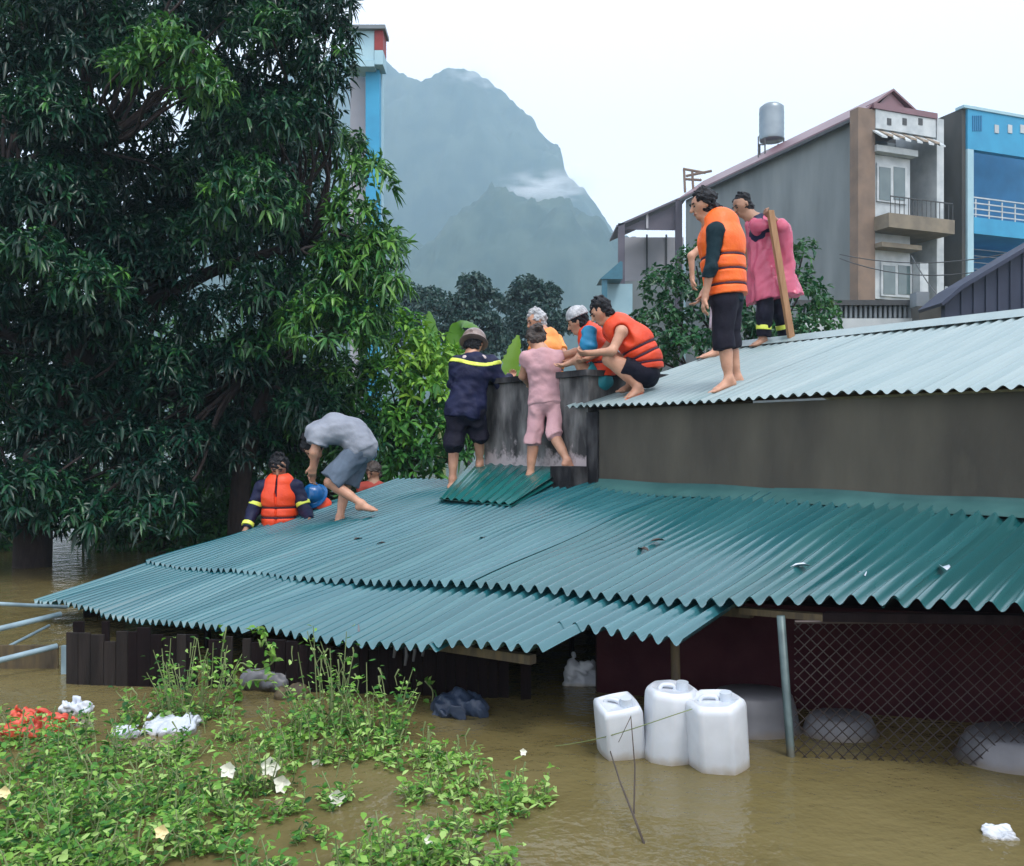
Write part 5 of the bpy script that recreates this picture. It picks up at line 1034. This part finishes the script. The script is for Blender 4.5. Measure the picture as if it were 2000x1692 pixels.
# blue-helmeted firefighter bowed beside him
d10 = LR(610, 1010)[1]+.38
p = Person(d10, dict(hed=(614,972,-.1), nek=(622,990), shl=(598,1000,-.05), shr=(648,996,.05), ell=(592,1032,-.1), wrl=(598,1050,-.25), elr=(654,1020,-.12), wrr=(640,1040,-.2), pel=(632,1090,.25), hil=(616,1098,.25), hir=(648,1098,.25), knl=(616,1170,.2), anl=(616,1230,.25), tol=(612,1245,.1), knr=(648,1170,.2), anr=(648,1230,.25), tor=(650,1245,.1)),
    'firefighter in a blue helmet and orange vest bowed low beyond the roof edge', .97, (-.3,-1,-.6), (-.3,-1,-1.2), hup=(-.2,-.9,.5))
p.build_body(.009); p.shirt(m_navy, sleeve=1.8, inf=.026, nm='jacket'); p.vest(m_orange2, straps=(.3,.5), t0=0, inf=.05); p.trousers(m_navy, a1=1.9, nm='trousers'); helmet(p, m_bluehelmet)
J = p.J; p.band(J['shr'], J['elr'], .088, .078, .6, .045, m_refl); p.band(J['shl'], J['ell'], .088, .078, .6, .045, m_refl)
# person in red climbing up behind the bending man
d11 = LR(735, 958)[1]+.40
p = Person(d11, dict(hed=(729,922), nek=(730,944), shl=(708,955), shr=(752,956), ell=(704,985,-.05), wrl=(712,990,-.25), elr=(756,990,-.05), wrr=(752,1000,-.25), pel=(730,1040,.1), hil=(718,1046,.1), hir=(742,1046,.1), knl=(718,1110,.1), anl=(718,1170,.1), tol=(718,1180,-.05), knr=(742,1110,.1), anr=(742,1170,.1), tor=(742,1180,-.05)),
    'person in a red shirt half hidden behind the bending person', .9, (-.2,-1,0), (-.6,-1,-.5), skin=m_skin2)
p.build_body(.009); p.hair(m_hairbrown); p.shirt(m_red, sleeve=.7); p.trousers(m_navy, a1=1.8, nm='trousers')

# ------------------------------------------------------------------ things afloat
def drum(px, pyb, w, h, tilt, yaw, label, oct_=8):
    c = WT(px, pyb); d = c[1]; r = w/2/FPX*d; hh = h/FPX*d; sub = .10
    c = c+V(0, r*.75, 0); t = thing('plastic_drum', label, 'drum', c, 'white plastic drums afloat')
    tx, ty = tilt; up = unit(V(tx, ty, 1)); ax = unit(np.cross(V(math.sin(yaw), math.cos(yaw), 0), up)); ay = np.cross(up, ax)
    prof = [(.0,-sub),(.86,-sub),(.97,-sub+.03),(1.0,-sub+.07),(1.0,hh*.2),(1.0,hh*.4),(1.0,hh*.6),(1.0,hh*.84),(.985,hh*.88),(.93,hh*.925),(.82,hh*.95),(.78,hh*.95),(.74,hh*.925),(.0,hh*.92)]
    n = 48; v = []
    for (rr, z) in prof:
        for k in range(n):
            a = 2*math.pi*k/n; q = (math.cos(math.pi/oct_)/math.cos((a % (2*math.pi/oct_))-math.pi/oct_))**.75; v.append(c+up*z+r*rr*q*1.03*(math.cos(a)*ax+math.sin(a)*ay))
    f = [(i*n+k, i*n+(k+1)%n, (i+1)*n+(k+1)%n, (i+1)*n+k) for i in range(len(prof)-1) for k in range(n)]; mk('shell', v, np.array(f), m_drum, t, True)
    m = MB(); b_ = c+up*hh*.91+ax*r*.38; m.tube([b_, b_+up*.045], [.032,.030], 16); m.out('cap', m_drumcap, t)
    m = MB(); m.tube(bez([c+up*hh*.91-ax*r*.5-ay*r*.05, c+up*(hh*.97)-ax*r*.35, c+up*(hh*.97)+ax*r*.02, c+up*hh*.91+ax*r*.12], 5), .011, 8); m.out('handle', m_drum, t, True)
drum(1218, 1484, 104, 118, (-.10,-.22), .55, 'white plastic drum afloat, tilted and lowest of the three', 4)
drum(1314, 1492, 104, 150, (.03,-.06), .1, 'white plastic drum afloat in the middle of the three')
drum(1413, 1510, 120, 146, (-.08,-.10), .2, 'white plastic drum afloat, nearest the steel post', 6)
def blob(name, label, cat_, c, rx, ry, rz, mat, seed, amp=.03, fr=22, group=None, part='sheet'):
    t = thing(name, label, cat_, c, group); S = SDF(c-V(rx,ry,rz)*1.3-.06, c+V(rx,ry,rz)*1.3+.06, max(rx, ry)/26); S.cap(c-V(rx*.45,0,0), c+V(rx*.45,0,0), rx*.55, rx*.5, V(0,1,0), rz, rz, k=0)
    S.rough(amp, fr, seed); S.rough(amp*.5, fr*2.3, seed+40); obj_sdf(part, S, mat, t); return t
blob('red_bag', 'crumpled red plastic sheet floating among the water plants', 'plastic sheet', WT(55,1436)+V(0,.05,.015), .20, .13, .050, m_bagred, 3, .05, 48)
blob('white_bag', 'crumpled white plastic bag floating behind the water plants', 'plastic bag', WT(318,1432)+V(0,.05,.02), .17, .12, .060, m_bagwhite, 4, .05, 34)
blob('white_bag', 'small white plastic bag beside the crumpled one', 'plastic bag', WT(245,1440)+V(0,.0,.01), .07, .06, .035, m_bagwhite, 6, .03, 50)
blob('white_bag', 'pale bluish plastic bag floating by the pipe rack', 'plastic bag', WT(140,1398)+V(0,.05,.02), .10, .08, .045, m_bagwhite, 5, .03, 40)
blob('white_bag', 'flat scrap of clear plastic floating on the open brown water', 'plastic bag', WT(1955,1632)+V(0,0,.004), .075, .06, .018, m_bagwhite, 9, .02, 60)
blob('foam_scrap', 'tan foam block floating in the dark under the shed', 'foam', WT(560,1372)+V(0,.1,.02), .12, .08, .06, m_timber, 12, .015, 30)
blob('foam_scrap', 'grey sack floating in the dark under the shed', 'sack', WT(505,1362)+V(0,.2,.03), .18, .10, .10, m_basin, 13, .03, 22)
def basin(px, py, d, rx, h, label):
    c = P(px, py, d); c[2] = 0; t = thing('plastic_basin', label, 'basin', c, 'upturned basins behind the fence'); n = 40; prof = [(1.06,-.03),(1.06,.0),(1.0,.012),(.93,h*.55),(.84,h*.93),(.78,h),(0,h*.97)]
    v = [c+V(rx*r*math.cos(2*math.pi*k/n), rx*.8*r*math.sin(2*math.pi*k/n), z) for r, z in prof for k in range(n)]
    mk('shell', v, np.array([(i*n+k, i*n+(k+1)%n, (i+1)*n+(k+1)%n, (i+1)*n+k) for i in range(len(prof)-1) for k in range(n)]), m_basin, t, True)
basin(1640, 1400, 4.95, .20, .10, 'grey upturned basin floating behind the steel post')
basin(1990, 1430, 4.55, .30, .13, 'grey upturned basin floating behind the chain link fence')
basin(1470, 1410, 5.05, .26, .20, 'big dull tub floating in the dark behind the white drums')
tg = thing('broken_twig', 'thin dark forked twig sticking out of the brown water', 'twig', WT(1240,1600))
m = MB(); q = WT(1272,1660); m.tube([q-V(0,0,.05), P(1236,1590,q[1]+.15), P(1212,1530,q[1]+.35), P(1192,1468,q[1]+.55)], [.005,.005,.004,.003], 6); m.out('stem', m_twig, tg, True)
m = MB(); d_ = q[1]+.50; m.tube([P(1238,1590,q[1]+.17), P(1240,1500,d_), P(1232,1398,d_+.05)], [.004,.0035,.002], 5); m.tube([P(1232,1400,d_+.05), P(1208,1450,d_+.05)], [.002,.0015], 5); m.out('fork', m_twig, tg, True)
wr_ = thing('wire', 'thin slack wire stretched across the water to the drums', 'wire', WT(1040,1480))
m = MB(); m.tube(bez([P(880,1480,4.9), P(1050,1462,4.8), P(1180,1440,4.5), P(1352,1385,4.35)], 6), .0025, 5); m.out('strand', m_palestem, wr_, True)
# fallen leaves on the roof
for k, (px, py) in enumerate(((735,1070),(690,1062),(952,1062),(1245,1082),(1300,1066),(600,1095),(1675,1130),(1585,1118),(1840,1120),(480,1120))):
    q = LR(px, py)+V(0,0,.034); a = rng.random()*6.28; v, f, r_ = leaf_mesh([q], [V(math.cos(a), math.sin(a), .12)], [V(0,0,1)], .12, .05, .15)
    o = mk('fallen_leaf', v, f, m_leaflitter if k < 6 else m_bagwhite, None, True, origin=q)
    if k < 6: tag(o, 'dark wet fallen leaf lying on the teal tin roof', 'leaf', 'leaves fallen on the teal roof')
    else: tag(o, 'pale scrap of litter lying on the teal tin roof', 'litter', 'pale scraps on the teal roof')

# ------------------------------------------------------------------ half-drowned garden in front
def clump(px, py, w, h, n, label, tone=.4, flowers=(), spikes=0, group='drowned garden plants', leafL=.046):
    h *= 1.3; tone += .12; n = int(n*1.0)
    c = WT(px, py); t = thing('garden_plant', label, 'plant', c, group); ns = max(int(n/14), 6); ps, os_ = [], []; m = MB()
    for i in range(ns):
        a = rng.random()*6.28; rr = w*math.sqrt(rng.random()); tip = c+V(rr*math.cos(a), rr*math.sin(a)*.9, h*rng.uniform(.2, 1.0)**1.3*1.15*(1-.45*(rr/w)**2)); root = c+V(rr*.45*math.cos(a), rr*.4*math.sin(a), -.12)
        pts = bez([root, (root+tip)/2+V(0,0,.04)+.02*rng.normal(size=3), tip], 4); m.tube(pts, list(np.linspace(.005,.002,len(pts))), 4, False)
        for u in np.linspace(.25, 1, int(n/ns)):
            p_ = pts[min(int(u*(len(pts)-1)), len(pts)-1)]; ps.append(p_+.022*rng.normal(size=3)); ad_ = rng.random()*6.28; os_.append(V(math.cos(ad_), math.sin(ad_), .25+.35*rng.random()))
    ps, os_ = np.array(ps), np.array(os_); ps[:,2] = np.maximum(ps[:,2], .008); N = len(ps)
    v, f, r_ = leaf_mesh(ps, os_, V(0,0,1)+.5*rng.normal(size=(N,3)), leafL*rng.uniform(.5,1.2,N), leafL*np.where(rng.random(N) < .6, .26, .55)*rng.uniform(.6,1.2,N), .25*rng.random(N), rnd=np.clip(tone+.3*rng.normal(size=N), 0, 1))
    o = mk('leaves', v, f, m_bush, t, True, r_); tag(o, kind='stuff'); m.out('stems', m_palestem, t)
    for s in range(spikes):
        q = c+V(rng.uniform(-w, w)*.8, rng.uniform(-w, w)*.6, h*.6); m = MB(); m.tube([q, q+V(.01*rng.normal(),0,.05), q+V(.015*rng.normal(),0,.09)], [.002,.003,.005], 5); m.out('flower_spike', m_palestem, t)
    for (fx, fy, s, mt) in flowers:
        q = P(fx, fy, c[1]-.02); pet = []
        for k in range(5):
            a = k*1.257+rng.random()*.4; dd = V(math.cos(a), -.5+.2*math.sin(a), math.sin(a)); pet.append(leaf_mesh([q], [dd], [V(0,-1,.3)], s*1.35, s*1.1, .1, fold=.22))
        v, f, r_ = cat(pet); mk('flower', v, f, mt, t, True)
    return t
W_, Y_ = m_flower, m_yflower
labs = {}
spots = [  # px, py(waterline), radius, height, leaves, tone, flowers, spikes
 (60,1520,.34,.22,420,.35,(),2), (200,1500,.30,.22,380,.4,((395,1470,.001,W_),)[:0],2), (330,1480,.26,.16,280,.5,(),3), (20,1640,.30,.20,380,.4,((12,1545,.022,Y_),),0), (150,1620,.28,.18,360,.35,(),1), (290,1590,.26,.18,340,.4,(),1),
 (400,1570,.22,.18,300,.45,((325,1585,.016,W_),),0), (90,1720,.28,.18,340,.45,(),0), (250,1700,.26,.16,320,.5,((318,1622,.024,Y_),),0), (390,1670,.20,.14,220,.45,(),0),
 (500,1545,.20,.26,320,.5,((448,1502,.034,W_),(530,1495,.040,W_),(552,1528,.036,W_),(520,1512,.028,Y_)),0), (590,1490,.24,.22,320,.5,((620,1492,.026,W_),(618,1508,.022,Y_)),2), (660,1570,.12,.12,110,.5,((660,1555,.032,W_),),2),
 (640,1425,.30,.44,640,.5,(),8), (560,1452,.22,.18,240,.5,(),3), (740,1440,.26,.36,500,.45,(),6), (370,1400,.32,.40,620,.45,(),3), (270,1412,.22,.18,240,.45,(),2), (800,1490,.22,.14,220,.6,(),3),
 (900,1545,.22,.14,240,.65,(),2), (990,1580,.20,.14,240,.65,((1022,1468,.014,W_),),1), (1050,1570,.14,.12,130,.75,(),1), (930,1620,.16,.12,160,.6,(),0), (820,1560,.14,.10,110,.55,(),1),
 (760,1690,.22,.16,320,.6,(),0), (860,1670,.18,.13,240,.6,((838,1638,.018,W_),),0), (700,1715,.18,.15,240,.6,(),0), (500,1720,.18,.10,160,.4,(),0), (600,1640,.10,.08,70,.4,(),0), (950,1690,.14,.10,140,.6,(),0), (450,1450,.12,.14,120,.5,(),2),
 (40,1580,.30,.2,380,.5,(),1), (180,1560,.26,.2,340,.55,(),1), (330,1540,.22,.18,260,.6,(),2), (30,1450,.26,.16,260,.4,(),2), (140,1455,.22,.16,240,.45,(),1), (180,1660,.26,.18,320,.55,(),0), (330,1640,.22,.16,260,.6,(),0), (20,1690,.26,.16,320,.6,(),0), (470,1610,.16,.14,170,.5,(),0), (700,1475,.2,.16,240,.6,(),3), (860,1500,.2,.12,190,.65,(),3), (560,1590,.12,.12,120,.5,(),0)]
EXTRA = {(640,1425):'tallest flooded garden plant, full of thin spikes, before the boarded screen', (740,1440):'spiky flooded garden plant beside the tallest one below the eave', (370,1400):'flooded garden plant under the hanging vine, behind the white bag',
 (270,1412):'flooded garden plant touching the crumpled white bag', (450,1450):'little flooded garden plant on open water below the vine', (30,1450):'flooded garden plant pressed against the red plastic sheet', (140,1455):'flooded garden plant between the red sheet and the small white bag',
 (660,1570):'small lone plant with one white flower on open brown water', (600,1640):'tiny lone sprig of green on open brown water', (1050,1570):'pale green plant at the tip of the row pointing at the white drums', (500,1545):'flooded garden plant with several big white blossoms', (590,1490):'flooded garden plant with a white and a cream blossom close together',
 (330,1480):'flooded garden plant just in front of the crumpled white bag', (560,1452):'low plant leaning against the tallest spiky plant', (800,1490):'light green plant linking the spiky plants to the outer row', (820,1560):'small plant standing inside the bend of the outer row'}
for i, (px, py, w, h, n, tone, fl, sp_) in enumerate(spots):
    if fl and any(q[3] is W_ for q in fl): lab = 'flooded green garden plant bearing white flowers' if len([q for q in fl if q[3] is W_]) > 1 else 'flooded green garden plant with a single pale flower'
    elif fl: lab = 'flooded green garden plant with a cream flower'
    else: lab = 'leafy green plant without open flowers in the thick of the flooded bed' if not sp_ else 'leafy plant with thin bare spikes in the thick of the flooded bed'
    clump(px, py, w, h, n, EXTRA.get((px, py), lab), tone, fl, sp_)
vn = thing('climbing_vine', 'leafy vine tendrils hanging from the tin eave to the plants', 'vine', WT(470,1400)); ps = []
for pts in ([(442,1225),(432,1300),(455,1330),(472,1370),(458,1400)], [(515,1225),(520,1255),(535,1290),(500,1310),(470,1295),(455,1330)], [(535,1330),(490,1330),(470,1350),(455,1358)], [(830,1330),(845,1350),(838,1378),(790,1390),(750,1410)], [(880,1385),(820,1380),(760,1385)]):
    q = bez([P(x, y, 5.55) for x, y in pts], 5); m = MB(); m.tube(q, .005, 5); m.out('tendril', m_palestem, vn, True); ps += q
for (x, y) in ((510,1240),(525,1265),(530,1285),(505,1235),(400,1300),(415,1315)): ps += [P(x, y, 5.5)]*6
ps = np.array(ps)+.02*rng.normal(size=(len(ps),3)); v, f, r_ = leaf_mesh(ps, rng.normal(size=ps.shape), V(0,0,1)+.5*rng.normal(size=ps.shape), .05, .03, .2, rnd=rng.uniform(.4,1,len(ps))); tag(mk('leaves', v, f, m_bush, vn, True, r_), kind='stuff')

# clutter in the dark under the shed
blob('white_sack', 'white sack bobbing in the lit gap under the shed', 'sack', WT(1140,1345)+V(0,.1,.06), .13, .1, .14, m_bagwhite, 21, .03, 26)
blob('grey_tarp', 'dull blue tarp bundle floating deep under the shed', 'tarp', WT(900,1400)+V(0,.1,.02), .24, .14, .06, m_tarp, 23, .04, 30)
for k, (x, y0, y1) in enumerate(((808,1252,1292),(826,1248,1282),(792,1262,1300),(700,1236,1262),(770,1250,1285))):
    a_ = P(x, y0-16, 5.6); t_ = thing('hanging_rag', 'pale strip of rag hanging below the eave of the shed', 'rag', P(x, y1, 5.6), 'rags hanging below the eave')
    m = MB(); m.tube([a_, P(x+2, (y0+y1)/2, 5.6), P(x-1, y1, 5.6)], [.004,.012,.008], 5); m.out('strip', m_basin, t_, True)

# ------------------------------------------------------------------ damp air: one even volume round everything
hz = MB(); hz.box((-1260,-70,-4.4), (2520,0,0), (0,1330,0), (0,0,460)); mt = bpy.data.materials.new('haze_air'); mt.use_nodes = True; t = mt.node_tree
for q in list(t.nodes):
    if q.type == 'BSDF_PRINCIPLED': t.nodes.remove(q)
pv = t.nodes.new('ShaderNodeVolumePrincipled'); pv.inputs['Color'].default_value = (.60,.82,1,1); pv.inputs['Density'].default_value = .0008; pv.inputs['Anisotropy'].default_value = .2
t.links.new(pv.outputs[0], t.nodes['Material Output'].inputs['Volume'])
o = hz.out('haze', mt); tag(o, kind='stuff')
